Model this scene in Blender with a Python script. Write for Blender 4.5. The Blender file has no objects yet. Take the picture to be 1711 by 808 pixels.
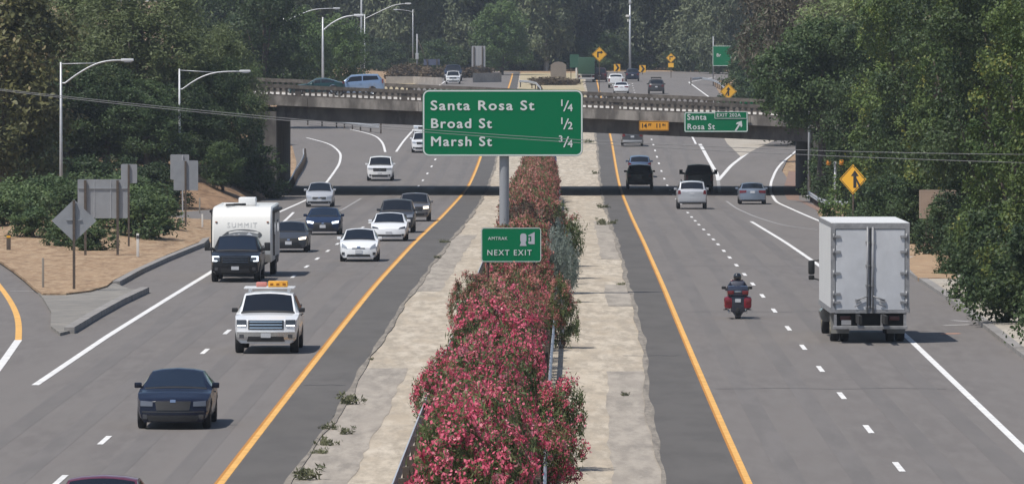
import bpy, bmesh, math, random
import numpy as np
from mathutils import Vector, Matrix

rng = np.random.default_rng(11)
random.seed(11)
S = bpy.context.scene
COL = S.collection

# ------------------------------------------------------------------ camera numbers
F, CX, YH, HC = 12000.0, 855.5, 55.0, 10.15      # focal length in photo pixels, optical axis, horizon row, eye height


def R(d):
    return math.radians(d)


# road profile: flat, a dip under the overpass, then a long rise
_Y = np.array([-3000, 100, 240, 290, 360, 432, 504, 546, 588, 648, 720, 840, 996, 1200, 1400, 1700, 6000], float)
_Z = np.array([0, 0, 0, -.03, -.36, -.93, -1.33, -1.40, -.88, .30, 1.05, 2.15, 3.25, 4.5, 5.2, 5.6, 6.0], float)
YT = np.arange(-400, 2010, 10.0)
_k = np.exp(-.5 * (np.arange(-30, 31, 1.0) / 11.0) ** 2)
_k /= _k.sum()
_fine = np.arange(-500, 2101, 1.0)
_sm = np.convolve(np.interp(_fine, _Y, _Z), _k, mode='same')
ZT = np.interp(YT, _fine, _sm)


def rz(y):
    return float(np.interp(y, YT, ZT))


def P(px, py, h=0.0):
    """point of the ground (plus h) seen at photo pixel px, py"""
    lo, hi = 60.0, 1900.0
    for _ in range(60):
        m = .5 * (lo + hi)
        if YH + F * (HC - rz(m) - h) / m > py:
            lo = m
        else:
            hi = m
    y = .5 * (lo + hi)
    return Vector(((px - CX) * y / F, y, rz(y) + h))


def A(px, py, y):
    """point at depth y seen at photo pixel px, py"""
    return Vector(((px - CX) * y / F, y, HC - (py - YH) * y / F))


# ------------------------------------------------------------------ materials
MATS = {}


def node_mat(name):
    m = bpy.data.materials.new(name)
    m.use_nodes = True
    nt = m.node_tree
    bs = nt.nodes['Principled BSDF']
    return m, nt, bs


def N(nt, typ, **kw):
    n = nt.nodes.new(typ)
    for k, v in kw.items():
        if k in n.inputs:
            n.inputs[k].default_value = v
        else:
            setattr(n, k, v)
    return n


def plain(name, col, rough=.5, metal=0., coat=0., emit=None, estr=0., spec=.5, vary=.0, scale=4.):
    if name in MATS:
        return MATS[name]
    m, nt, bs = node_mat(name)
    bs.inputs['Base Color'].default_value = (*col, 1)
    bs.inputs['Roughness'].default_value = rough
    bs.inputs['Metallic'].default_value = metal
    bs.inputs['Coat Weight'].default_value = coat
    bs.inputs['Coat Roughness'].default_value = .06
    bs.inputs['Specular IOR Level'].default_value = spec
    if emit:
        bs.inputs['Emission Color'].default_value = (*emit, 1)
        bs.inputs['Emission Strength'].default_value = estr
    if vary > 0:
        tc = N(nt, 'ShaderNodeTexCoord')
        nz = N(nt, 'ShaderNodeTexNoise', Scale=scale, Detail=6.0, Roughness=.65)
        nt.links.new(tc.outputs['Object'], nz.inputs['Vector'])
        mx = N(nt, 'ShaderNodeMix', data_type='RGBA')
        mx.inputs['A'].default_value = (*[c * (1 - vary) for c in col], 1)
        mx.inputs['B'].default_value = (*[min(1, c * (1 + vary)) for c in col], 1)
        mr = N(nt, 'ShaderNodeMapRange')
        mr.inputs['From Min'].default_value = .3
        mr.inputs['From Max'].default_value = .7
        nt.links.new(nz.outputs['Fac'], mr.inputs['Value'])
        nt.links.new(mr.outputs['Result'], mx.inputs['Factor'])
        nt.links.new(mx.outputs['Result'], bs.inputs['Base Color'])
    MATS[name] = m
    return m


def ground_mat(name, cols, scales, rough=.9, bump=.0, bscale=8., stretch=(1, 1, 1), specks=None):
    """several noise layers mixed over each other, in world metres"""
    if name in MATS:
        return MATS[name]
    m, nt, bs = node_mat(name)
    tc = N(nt, 'ShaderNodeTexCoord')
    mp = N(nt, 'ShaderNodeMapping')
    mp.inputs['Scale'].default_value = stretch
    nt.links.new(tc.outputs['Object'], mp.inputs['Vector'])
    prev = None
    for i, (c, s) in enumerate(zip(cols, scales)):
        if prev is None:
            rgb = N(nt, 'ShaderNodeRGB')
            rgb.outputs[0].default_value = (*c, 1)
            prev = rgb.outputs[0]
            continue
        nz = N(nt, 'ShaderNodeTexNoise', Scale=s, Detail=7.0, Roughness=.62)
        of = N(nt, 'ShaderNodeVectorMath', operation='ADD')
        of.inputs[1].default_value = (13.7 * i, 7.1 * i, 3.3 * i)
        nt.links.new(mp.outputs[0], of.inputs[0])
        nt.links.new(of.outputs[0], nz.inputs['Vector'])
        mr = N(nt, 'ShaderNodeMapRange')
        mr.inputs['From Min'].default_value = .42
        mr.inputs['From Max'].default_value = .62
        nt.links.new(nz.outputs['Fac'], mr.inputs['Value'])
        mx = N(nt, 'ShaderNodeMix', data_type='RGBA')
        nt.links.new(mr.outputs['Result'], mx.inputs['Factor'])
        nt.links.new(prev, mx.inputs['A'])
        mx.inputs['B'].default_value = (*c, 1)
        prev = mx.outputs['Result']
    if specks:
        vo = N(nt, 'ShaderNodeTexNoise', Scale=specks[0], Detail=3.0)
        nt.links.new(tc.outputs['Object'], vo.inputs['Vector'])
        mr = N(nt, 'ShaderNodeMapRange')
        mr.inputs['From Min'].default_value = .60
        mr.inputs['From Max'].default_value = .70
        nt.links.new(vo.outputs['Fac'], mr.inputs['Value'])
        mx = N(nt, 'ShaderNodeMix', data_type='RGBA')
        nt.links.new(mr.outputs['Result'], mx.inputs['Factor'])
        nt.links.new(prev, mx.inputs['A'])
        mx.inputs['B'].default_value = (*specks[1], 1)
        prev = mx.outputs['Result']
    nt.links.new(prev, bs.inputs['Base Color'])
    bs.inputs['Roughness'].default_value = rough
    bs.inputs['Specular IOR Level'].default_value = .25
    if bump > 0:
        nb = N(nt, 'ShaderNodeTexNoise', Scale=bscale, Detail=5.0)
        nt.links.new(tc.outputs['Object'], nb.inputs['Vector'])
        bp = N(nt, 'ShaderNodeBump', Strength=bump, Distance=.1)
        nt.links.new(nb.outputs['Fac'], bp.inputs['Height'])
        nt.links.new(bp.outputs['Normal'], bs.inputs['Normal'])
    MATS[name] = m
    return m


def foliage_mat(name, dark, light, transl=.25, third=None):
    if name in MATS:
        return MATS[name]
    m, nt, bs = node_mat(name)
    at = N(nt, 'ShaderNodeAttribute', attribute_name='tint')
    oi = N(nt, 'ShaderNodeObjectInfo')
    cr = N(nt, 'ShaderNodeValToRGB')
    cr.color_ramp.elements[0].color = (*dark, 1)
    cr.color_ramp.elements[0].position = 0
    cr.color_ramp.elements[1].color = (*light, 1)
    if third:
        e = cr.color_ramp.elements.new(.86)
        e.color = (*light, 1)
        cr.color_ramp.elements[-1].color = (*third, 1)
    nt.links.new(at.outputs['Fac'], cr.inputs['Fac'])
    hs = N(nt, 'ShaderNodeHueSaturation')
    mr = N(nt, 'ShaderNodeMapRange')
    mr.inputs['To Min'].default_value = .78
    mr.inputs['To Max'].default_value = 1.22
    nt.links.new(oi.outputs['Random'], mr.inputs['Value'])
    nt.links.new(mr.outputs['Result'], hs.inputs['Value'])
    nt.links.new(cr.outputs['Color'], hs.inputs['Color'])
    nt.links.new(hs.outputs['Color'], bs.inputs['Base Color'])
    bs.inputs['Roughness'].default_value = .55
    bs.inputs['Specular IOR Level'].default_value = .3
    tr = N(nt, 'ShaderNodeBsdfTranslucent')
    nt.links.new(hs.outputs['Color'], tr.inputs['Color'])
    mx = N(nt, 'ShaderNodeMixShader')
    mx.inputs['Fac'].default_value = transl
    out = nt.nodes['Material Output']
    nt.links.new(bs.outputs[0], mx.inputs[1])
    nt.links.new(tr.outputs[0], mx.inputs[2])
    nt.links.new(mx.outputs[0], out.inputs['Surface'])
    MATS[name] = m
    return m


# ------------------------------------------------------------------ objects
def tag(o, label=None, cat=None, group=None, kind=None):
    if label:
        o['label'] = label
    if cat:
        o['category'] = cat
    if group:
        o['group'] = group
    if kind:
        o['kind'] = kind
    return o


def empty(name, loc=(0, 0, 0), rz_=0., parent=None):
    o = bpy.data.objects.new(name, None)
    o.empty_display_size = .3
    COL.objects.link(o)
    o.location = loc
    o.rotation_euler = (0, 0, rz_)
    if parent:
        o.parent = parent
    return o


def thing(name, label, cat, loc=(0, 0, 0), rz_=0., group=None):
    return tag(empty(name, loc, rz_), label, cat, group)


def link_mesh(name, me, parent=None, loc=None, rz_=None):
    o = bpy.data.objects.new(name, me)
    COL.objects.link(o)
    if parent:
        o.parent = parent
    if loc is not None:
        o.location = loc
    if rz_ is not None:
        o.rotation_euler = (0, 0, rz_)
    return o


def dup_tree(o, parent=None):
    c = o.copy()
    COL.objects.link(c)
    if parent:
        c.parent = parent
    for ch in list(o.children):
        dup_tree(ch, c)
    return c


class MB:
    """collects shapes into one mesh"""

    def __init__(s):
        s.v, s.f, s.mi, s.sm = [], [], [], []

    def add(s, vs, fs, mi=0, smooth=False):
        b = len(s.v)
        s.v += [tuple(v) for v in vs]
        for f in fs:
            s.f.append(tuple(i + b for i in f))
            s.mi.append(mi)
            s.sm.append(smooth)
        return s

    def box(s, c, d, mi=0, rot=None, taper=None):
        x, y, z = d[0] / 2, d[1] / 2, d[2] / 2
        t = taper or (1, 1)
        vs = [Vector(p) for p in ((-x, -y, -z), (x, -y, -z), (x, y, -z), (-x, y, -z),
                                  (-x * t[0], -y * t[1], z), (x * t[0], -y * t[1], z), (x * t[0], y * t[1], z), (-x * t[0], y * t[1], z))]
        if rot is not None:
            vs = [rot @ v for v in vs]
        vs = [v + Vector(c) for v in vs]
        return s.add(vs, [(0, 3, 2, 1), (4, 5, 6, 7), (0, 1, 5, 4), (1, 2, 6, 5), (2, 3, 7, 6), (3, 0, 4, 7)], mi)

    def bevbox(s, c, d, b=.03, mi=0, rot=None):
        bm = bmesh.new()
        bmesh.ops.create_cube(bm, size=1)
        for v in bm.verts:
            v.co = Vector((v.co.x * d[0], v.co.y * d[1], v.co.z * d[2]))
        bmesh.ops.bevel(bm, geom=bm.edges[:], offset=b, segments=2, affect='EDGES', profile=.6)
        bm.verts.index_update()
        vs = [v.co.copy() for v in bm.verts]
        if rot is not None:
            vs = [rot @ v for v in vs]
        vs = [v + Vector(c) for v in vs]
        fs = [tuple(v.index for v in f.verts) for f in bm.faces]
        bm.free()
        return s.add(vs, fs, mi)

    def tube(s, pts, rad, n=8, mi=0, cap=True, smooth=True):
        pts = [Vector(p) for p in pts]
        if not hasattr(rad, '__len__'):
            rad = [rad] * len(pts)
        rings = []
        up = None
        for i, p in enumerate(pts):
            a = pts[max(0, i - 1)]
            b = pts[min(len(pts) - 1, i + 1)]
            t = (b - a).normalized()
            if up is None:
                up = t.orthogonal().normalized()
            u = (up - t * up.dot(t))
            u = u.normalized() if u.length > 1e-6 else t.orthogonal().normalized()
            up = u
            w = t.cross(u)
            rings.append([p + (u * math.cos(2 * math.pi * k / n) + w * math.sin(2 * math.pi * k / n)) * rad[i] for k in range(n)])
        vs = [v for r in rings for v in r]
        fs = []
        for i in range(len(pts) - 1):
            for k in range(n):
                k2 = (k + 1) % n
                fs.append((i * n + k, i * n + k2, (i + 1) * n + k2, (i + 1) * n + k))
        s.add(vs, fs, mi, smooth)
        if cap:
            b = len(s.v) - len(vs)
            s.f.append(tuple(b + k for k in reversed(range(n))))
            s.mi.append(mi)
            s.sm.append(False)
            s.f.append(tuple(b + (len(pts) - 1) * n + k for k in range(n)))
            s.mi.append(mi)
            s.sm.append(False)
        return s

    def lathe(s, prof, axis='x', c=(0, 0, 0), n=20, mi=0, smooth=True):
        """prof: list of (radius, along)"""
        vs = []
        for r, a in prof:
            for k in range(n):
                co, si = math.cos(2 * math.pi * k / n) * r, math.sin(2 * math.pi * k / n) * r
                v = {'x': (a, co, si), 'y': (co, a, si), 'z': (co, si, a)}[axis]
                vs.append(Vector(v) + Vector(c))
        fs = []
        for i in range(len(prof) - 1):
            for k in range(n):
                k2 = (k + 1) % n
                fs.append((i * n + k, i * n + k2, (i + 1) * n + k2, (i + 1) * n + k))
        return s.add(vs, fs, mi, smooth)

    def prism(s, poly, y0, y1, mi=0):
        """poly in (x, z) extruded along y"""
        n = len(poly)
        vs = [(x, y0, z) for x, z in poly] + [(x, y1, z) for x, z in poly]
        fs = [tuple(range(n)), tuple(reversed(range(n, 2 * n)))]
        for i in range(n):
            j = (i + 1) % n
            fs.append((i, i + n, j + n, j))
        return s.add(vs, fs, mi)

    def build(s, name, mats, parent=None, loc=None, rz_=None, sharp=None, fixn=True):
        me = bpy.data.meshes.new(name)
        me.from_pydata(s.v, [], s.f)
        if not isinstance(mats, (list, tuple)):
            mats = [mats]
        for m in mats:
            me.materials.append(m)
        me.polygons.foreach_set('material_index', s.mi)
        me.polygons.foreach_set('use_smooth', s.sm)
        if fixn:
            bm = bmesh.new()
            bm.from_mesh(me)
            bmesh.ops.recalc_face_normals(bm, faces=bm.faces[:])
            bm.to_mesh(me)
            bm.free()
        if sharp:
            me.set_sharp_from_angle(angle=R(sharp))
        me.update()
        return link_mesh(name, me, parent, loc, rz_)


def text_mesh(name, body, size, mat, parent, loc, rot=(R(90), 0, 0), spacing=1.15, align='LEFT', thick=.006, bold=.0, sx=1.0):
    cu = bpy.data.curves.new(name, 'FONT')
    cu.body = body
    cu.size = size
    cu.space_character = spacing
    cu.align_x = align
    cu.align_y = 'CENTER'
    cu.extrude = thick
    cu.resolution_u = 3
    t = bpy.data.objects.new(name + '_tmp', cu)
    COL.objects.link(t)
    dg = bpy.context.evaluated_depsgraph_get()
    dg.update()
    me = bpy.data.meshes.new_from_object(t.evaluated_get(dg))
    COL.objects.unlink(t)
    bpy.data.objects.remove(t)
    if bold > 0:
        bm = bmesh.new()
        bm.from_mesh(me)
        g0 = bm.verts[:] + bm.edges[:] + bm.faces[:]
        for k, (ox, oy) in enumerate(((bold, 0), (-bold, 0), (0, bold), (0, -bold))):
            r0 = bmesh.ops.duplicate(bm, geom=g0)
            bmesh.ops.translate(bm, verts=[e for e in r0['geom'] if isinstance(e, bmesh.types.BMVert)], vec=(ox, oy, .0006 * (k + 1)))
        bm.to_mesh(me)
        bm.free()
    me.materials.clear()
    me.materials.append(mat)
    o = link_mesh(name, me, parent)
    o.location = loc
    o.rotation_euler = rot
    o.scale = (sx, 1, 1)
    return o
HAZE = .00011
# ------------------------------------------------------------------ plan curves X(Y)
def curve(pts):
    a = np.array(sorted(pts))
    return lambda y: np.interp(y, a[:, 0], a[:, 1])


def polyc(pts, deg, ext):
    a = np.array(pts)
    c = np.polyfit((a[:, 0] - 500) / 300, a[:, 1], deg)
    return lambda y: np.polyval(c, (np.asarray(y) - 500) / 300)


YL = polyc([(162, -6.5), (200, -6.27), (241, -5.97), (288, -5.62), (330, -5.2), (380, -4.75), (424, -4.1), (468, -3.75), (510, -3.47), (552, -3.25), (581, -2.98), (613, -2.75), (800, -1.2), (1000, -.2), (1150, .2)], 4, 0)
YR = polyc([(162, 5.2), (189, 5.47), (215, 5.69), (242, 5.91), (284, 6.2), (322, 6.42), (380, 6.8), (426, 7.05), (478, 7.4), (534, 7.98), (581, 8.5), (628, 8.95), (694, 9.6), (927, 11.3), (987, 11.6), (1150, 13.5)], 4, 0)
DR = polyc([(168, 8.91), (201, 9.27), (247, 9.65), (292, 9.93), (344, 10.2), (396, 10.5), (446, 10.77), (494, 11.1), (542, 11.6), (579, 12.1), (627, 12.66), (679, 13.17), (925, 15.6), (985, 16.5), (1150, 19.0)], 4, 0)
DL = polyc([(163, -10.24), (229, -9.9), (330, -8.85), (440, -7.95), (556, -6.95), (606, -6.5), (800, -5.0), (1000, -4.2), (1150, -3.8)], 4, 0)
ML = curve([(100, -5.5), (162, -5.06), (189, -4.73), (219, -4.5), (243, -4.33), (284, -3.91), (343, -3.35), (409, -2.72), (477, -2.2), (573, -1.6), (700, -.6), (850, .4), (1150, 1.3)])
MR = curve([(100, 2.9), (162, 3.43), (189, 3.66), (241, 4.38), (288, 4.7), (368, 5.35), (477, 6.1), (629, 7.5), (800, 8.8), (1000, 10.2), (1150, 12)])
XLB = curve([(60, -70), (432, -70), (433, -24), (460, -18.3), (480, -17.2), (505, -16.7), (545, -16.7), (600, -18), (640, -19.6), (665, -22), (700, -27), (770, -30), (800, -16), (1000, -12.5), (1150, -13)])
XRB = curve([(60, 15.4), (223, 15.98), (268, 16.6), (299, 16.85), (350, 17.3), (423, 18.2), (482, 20.2), (505, 20.9), (545, 21.3), (580, 21.8), (620, 24), (660, 30), (700, 34), (760, 34), (800, 28), (900, 26), (1000, 28), (1080, 34), (1150, 45)])
HEDGE_L = curve([(100, -2.75), (150, -2.5), (193, -2.15), (233, -1.75), (288, -1.3), (368, -.7), (499, .15), (560, .6)])
HEDGE_R = curve([(100, .35), (150, .65), (208, 1.1), (245, 1.45), (288, 1.75), (368, 2.3), (499, 3.3), (560, 3.8)])


def smooth01(t):
    t = min(1., max(0., t))
    return t * t * (3 - 2 * t)


def bank(x, y):
    """height of the land beside the road above the road profile"""
    l, r = float(XLB(y)) if y > 433 else -24., float(XRB(y))
    b = 0.
    if x < l - 2:
        b += 3.2 * smooth01((l - 2 - x) / 30.) * smooth01((y - 400) / 60.)
    if x > r + 3:
        b += 2.6 * smooth01((x - r - 3) / 25.)
    if y > 1130:
        b += 8 * smooth01((y - 1130) / 300.)
    return b


def gz(x, y):
    return rz(y) - .06 + bank(x, y)


M_mulch = ground_mat('dry mulch ground', [(.28, .18, .105), (.35, .24, .15), (.19, .12, .072), (.40, .29, .185)], [0, .35, .9, 3.2], bump=.5, bscale=9, stretch=(1, .3, 1), specks=(7., (.14, .09, .055)))
M_asph = ground_mat('lane asphalt', [(.162, .147, .137), (.178, .162, .151), (.146, .133, .125), (.170, .156, .146)], [0, .05, .35, 2.5], rough=.9, stretch=(1, .12, 1), specks=(14., (.14, .128, .12)))
M_shld = ground_mat('dark shoulder asphalt', [(.108, .101, .094), (.120, .112, .105), (.097, .091, .085)], [0, .12, .9], rough=.88, stretch=(1, .25, 1), specks=(9., (.11, .107, .104)))
M_median = ground_mat('pale broken median paving', [(.44, .375, .29), (.49, .425, .335), (.38, .32, .245), (.52, .46, .375), (.34, .295, .235)], [0, .16, .45, 1.3, 3.0], bump=.15, bscale=5, stretch=(1, .13, 1), specks=(6., (.30, .255, .205)))
M_medgrey = ground_mat('grey worn median paving', [(.275, .245, .21), (.315, .28, .24), (.24, .215, .185), (.37, .33, .28)], [0, .3, .9, 2.2], bump=.1, bscale=6, stretch=(1, .13, 1), specks=(5., (.36, .33, .29)))
M_apron = ground_mat('grey gravel apron', [(.22, .205, .185), (.27, .25, .22), (.18, .17, .155)], [0, .4, 1.6], bump=.2, bscale=6)
M_walk = ground_mat('pale sidewalk', [(.40, .36, .30), (.46, .42, .36), (.33, .29, .24)], [0, .5, 2.0], bump=.15)
M_kerb = plain('kerb concrete', (.24, .225, .21), .9, vary=.3, scale=1.5)
M_white = plain('white road paint', (.68, .67, .65), .75, vary=.2, scale=2.)
M_wornw = plain('worn white road paint', (.30, .29, .28), .8, vary=.35, scale=4.)
M_yel = plain('yellow road paint', (.68, .375, .10), .75, vary=.18, scale=1.5)
M_oldyel = plain('old orange road paint', (.44, .19, .03), .8, vary=.25, scale=3.)
M_conc = plain('weathered concrete', (.33, .30, .27), .9, vary=.28, scale=.8)
M_conc_dk = plain('stained concrete', (.17, .155, .14), .9, vary=.3, scale=.7)

# ------------------------------------------------------------------ the ground sheet
xs = [-2500, -900, -400, -220, -150, -110] + list(range(-90, 91, 4)) + [110, 150, 220, 400, 900, 2500]
ys = [-400, -200, -50] + list(range(0, 1500, 10)) + [1600, 1800, 2000, 2600, 4500]
v = [(x, y, gz(x, y)) for y in ys for x in xs]
nx = len(xs)
f = [(j * nx + i, j * nx + i + 1, (j + 1) * nx + i + 1, (j + 1) * nx + i) for j in range(len(ys) - 1) for i in range(nx - 1)]
g = MB()
g.add(v, f, 0, True)
tag(g.build('ground', M_mulch), kind='structure')


def ribbon(name, fl, fr, y0, y1, dz, mat, step=5., jl=0., jr=0., nx_=6):
    st = np.arange(y0, y1 + .01, step)
    m = MB()
    vs = []
    for y in st:
        a, b = float(fl(y)), float(fr(y))
        if jl:
            a += jl * (math.sin(y * .31) + math.sin(y * .83 + 1) * .7 + rng.normal() * .5)
        if jr:
            b += jr * (math.sin(y * .27) + math.sin(y * .71 + 2) * .7 + rng.normal() * .5)
        for i in range(nx_ + 1):
            vs.append((a + (b - a) * i / nx_, y, rz(y) + dz))
    k = nx_ + 1
    m.add(vs, [(j * k + i, j * k + i + 1, (j + 1) * k + i + 1, (j + 1) * k + i) for j in range(len(st) - 1) for i in range(nx_)])
    return tag(m.build(name, mat, fixn=False), kind='structure')


# left: shoulder strip (dark) + lanes ; right the same
ribbon('road', XLB, lambda y: YL(y) + .1, 60, 1130, 0., M_asph)
ribbon('road', lambda y: YR(y) - .1, XRB, 60, 1130, 0., M_asph)
ribbon('road_shoulder', lambda y: YL(y) + .1, ML, 60, 1130, .0, M_shld, step=1., jr=.025)
ribbon('road_shoulder', MR, lambda y: YR(y) - .1, 60, 1130, .0, M_shld, step=1., jl=.025)
ribbon('median_paving', lambda y: ML(y) - .9, lambda y: MR(y) + .9, 60, 1100, -.025, M_median)
# darker worn patches in the median
for (c, w0, w1, y0, y1) in ((ML, 0., 1.35, 60, 219), (ML, -.2, 1.1, 284, 380), (MR, -.95, .1, 60, 216), (MR, -.8, .1, 268, 292), (MR, -.75, .1, 330, 420)):
    ribbon('median_paving', lambda y, c=c, w0=w0: c(y) + w0 - .2, lambda y, c=c, w1=w1: c(y) + w1, y0, y1, -.018, M_medgrey, step=2., jl=.03 if w0 < -.5 else 0, jr=.04 if w1 > .5 else 0)


M_edge = ground_mat('dirt strewn asphalt edge', [(.20, .178, .15), (.25, .22, .185), (.15, .135, .118), (.28, .25, .21)], [0, .8, 2.2, 5.], stretch=(1, .12, 1), specks=(7., (.11, .10, .095)))
ribbon('road_shoulder', lambda y: ML(y) - .06 + .03 * np.sin(y * .11) + .03 * np.sin(y * .37), lambda y: ML(y) + .10 + .06 * np.sin(y * .13 + 1) + .03 * np.sin(y * .41), 60, 700, .004, M_edge, step=1.5, jl=.012, jr=.012, nx_=1)
ribbon('road_shoulder', lambda y: MR(y) - .10 + .05 * np.sin(y * .12) + .03 * np.sin(y * .39), lambda y: MR(y) + .07 + .03 * np.sin(y * .14 + 1) + .03 * np.sin(y * .43), 60, 700, .004, M_edge, step=1.5, jl=.012, jr=.012, nx_=1)


# ------------------------------------------------------------------ painted lines
class Paint:
    def __init__(s):
        s.m = MB()

    def line(s, fx, y0, y1, w, dz=.008, step=5.):
        st = [y0] + [y for y in np.arange(math.ceil(y0 / 5) * 5, y1, step) if y > y0 + .2] + [y1]
        vs = []
        for y in st:
            x = float(fx(y))
            vs += [(x - w / 2, y, rz(y) + dz), (x + w / 2, y, rz(y) + dz)]
        s.m.add(vs, [(2 * i, 2 * i + 1, 2 * i + 3, 2 * i + 2) for i in range(len(st) - 1)])

    def poly(s, pix, w, dz=.008):
        """polyline traced on the ground"""
        pts = [P(*p) for p in pix]
        fine = []
        for a, b in zip(pts, pts[1:]):
            n = max(2, int((b - a).length / 3))
            fine += [a.lerp(b, i / n) for i in range(n)]
        fine.append(pts[-1])
        for _ in range(6):
            fine = [fine[0]] + [(fine[i - 1] + fine[i] * 2 + fine[i + 1]) / 4 for i in range(1, len(fine) - 1)] + [fine[-1]]
        vs = []
        for i, p in enumerate(fine):
            t = (fine[min(i + 1, len(fine) - 1)] - fine[max(i - 1, 0)])
            nrm = Vector((t.y, -t.x, 0)).normalized()
            for sgn in (-1, 1):
                q = p + nrm * (w / 2 * sgn)
                vs.append((q.x, q.y, rz(q.y) + dz))
        s.m.add(vs, [(2 * i, 2 * i + 1, 2 * i + 3, 2 * i + 2) for i in range(len(fine) - 1)])

    def done(s, name, mat):
        return tag(s.m.build(name, mat, fixn=False), kind='structure')


p = Paint()
p.line(lambda y: YL(y) + .0, 60, 1100, .16, .010)
p.line(lambda y: YR(y) + .0, 60, 1100, .145, .010)
p.done('road_marking', M_yel)
p = Paint()
p.line(lambda y: YL(y) - .09, 60, 1100, .13, .005)
p.line(lambda y: YR(y) - .08, 60, 1100, .10, .005)
p.done('road_marking', M_oldyel)
p = Paint()
for y in (152, 168, 184, 201, 217, 232, 247, 263, 278, 292, 305, 319, 332, 344, 357, 368, 380, 394, 408, 420, 432, 446, 460, 476, 494, 510, 526, 542, 560, 579, 597, 612, 627, 642, 658, 679, 694, 860, 880, 905, 925, 945, 965, 985):
    p.line(DR, y - 1.85, y + 1.85, .15)
for y in (147, 163, 179, 196, 212, 229, 244, 259, 273, 288, 302, 317, 330, 344, 358, 372, 386, 400, 414, 428, 442, 456, 470, 540, 556, 573, 590, 606, 622, 638, 656, 674):
    p.line(DL, y - 1.85, y + 1.85, .15)
WRc = curve([(60, 11.7), (175, 12.5), (239, 13.2), (322, 13.65), (418, 13.92)])
p.line(WRc, 60, 418, .2)
WLc = curve([(207, -13.76), (241, -13.55), (284, -13.1), (304, -12.95), (360, -12.8)])
p.line(WLc, 207, 360, .22)
p.line(curve([(360, -12.8), (395, -13.0), (447, -13.6)]), 360, 447, .17)
p.poly([(465.5, 354.5), (512, 334), (547, 302.5), (567.7, 272.8), (570, 256), (553, 241), (512, 230)], .2)
p.poly([(643.8, 254), (640, 239.4), (629, 227.5), (612, 222), (585, 216)], .2)
p.poly([(662, 253.5), (688, 220), (706, 200)], .2)
p.poly([(1153.8, 223.5), (1162.7, 240.5)], .18)
p.poly([(1169.4, 240.5), (1199, 291), (1200, 301)], .3)
p.poly([(1200, 301), (1221, 276.6), (1255, 250.6), (1297.5, 231), (1330, 220)], .3)
p.poly([(1345, 240), (1323.5, 258), (1305, 273), (1295.7, 285.8), (1288, 305), (1287.5, 321), (1297.6, 337.8), (1366, 367.6), (1400, 382)], .2)
p.line(curve([(820, 23.4), (838, 23.7), (1000, 24.6), (1060, 30)]), 790, 1060, .2)
p.line(curve([(800, -11.5), (1000, -9.5), (1100, -9)]), 800, 1100, .2)
p.poly([(30, 568), (0, 611), (-30, 650)], .25)
p.poly([(16.6, 486), (67, 486)], .12)
p.done('road_marking', M_white)
p = Paint()
p.poly([(475, 370), (508, 365), (567.7, 352.7), (603, 331.5)], .16)
p.poly([(1214, 336), (1230, 348), (1262, 362), (1310, 377), (1366, 384)], .15)
p.poly([(1200, 301), (1203, 322)], .25)
p.done('road_marking', M_wornw)
p = Paint()
p.poly([(-14, 462), (0, 479.5), (16, 501), (28.5, 525), (31.7, 541), (30, 568)], .22)
p.done('road_marking', M_yel)
p = Paint()
p.poly([(1572, 557.5), (1605, 557)], .35, .006)
p.done('road_marking', plain('orange survey paint', (.62, .26, .14), .8, vary=.3, scale=2.))
p = Paint()
p.poly([(1578, 543.5), (1622, 542)], .3, .006)
p.poly([(1592, 535), (1620, 537)], .2, .006)
p.done('road_marking', plain('white survey paint', (.5, .48, .46), .8, vary=.25, scale=2.))

# skid marks, joints and tyre-darkened tracks are real stains on the lanes
M_stain = ground_mat('tyre darkened asphalt', [(.155, .141, .131), (.168, .153, .143), (.143, .131, .122)], [0, .2, 1.2], rough=.75, stretch=(1, .1, 1))
for c0, c1 in ((YL, DL), (DL, lambda y: DL(y) - 3.6), (YR, DR), (DR, lambda y: DR(y) + 3.6)):
    for fr in (.28, .72):
        ribbon('road_stain', lambda y: c0(y) + (c1(y) - c0(y)) * fr - .28, lambda y: c0(y) + (c1(y) - c0(y)) * fr + .28, 60, 700, .003, M_stain, nx_=1)
m = MB()
for (x0, x1, y, w) in ((5.8, 12.4, 205, .1), (6.3, 13.4, 262, .12), (7, 14, 318, .14), (3.5, 5.3, 226, .14), (-6, -4.8, 207, .14)):
    vs = []
    for i in range(9):
        x = x0 + (x1 - x0) * i / 8
        yy = y + .25 * math.sin(i * 1.7 + y) + .3 * rng.normal() * .4
        vs += [(x, yy, rz(yy) + .0065), (x, yy + w, rz(yy + w) + .0065)]
    m.add(vs, [(2 * i, 2 * i + 2, 2 * i + 3, 2 * i + 1) for i in range(8)])
tag(m.build('road_stain', plain('crack sealant', (.085, .08, .078), .6), fixn=False), kind='structure')


# ------------------------------------------------------------------ traced raised patches and kerbs
def patch(name, pts, h, mat, skirt=.3):
    n = len(pts)
    m = MB()
    top = [(q[0], q[1], rz(q[1]) + h) for q in pts]
    bot = [(q[0], q[1], rz(q[1]) + h - skirt) for q in pts]
    m.add(top + bot, [tuple(range(n))] + [(i, (i + 1) % n, (i + 1) % n + n, i + n) for i in range(n)])
    me = m.build(name, mat)
    bm = bmesh.new()
    bm.from_mesh(me.data)
    bmesh.ops.triangulate(bm, faces=[x for x in bm.faces if len(x.verts) > 4])
    bm.to_mesh(me.data)
    bm.free()
    return tag(me, kind='structure')


def dens(pts, step=2.):
    out = []
    for a, b in zip(pts, pts[1:] + pts[:1]):
        a, b = Vector(a), Vector(b)
        n = max(1, int((b - a).length / step))
        out += [a.lerp(b, i / n) for i in range(n)]
    return out


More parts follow.
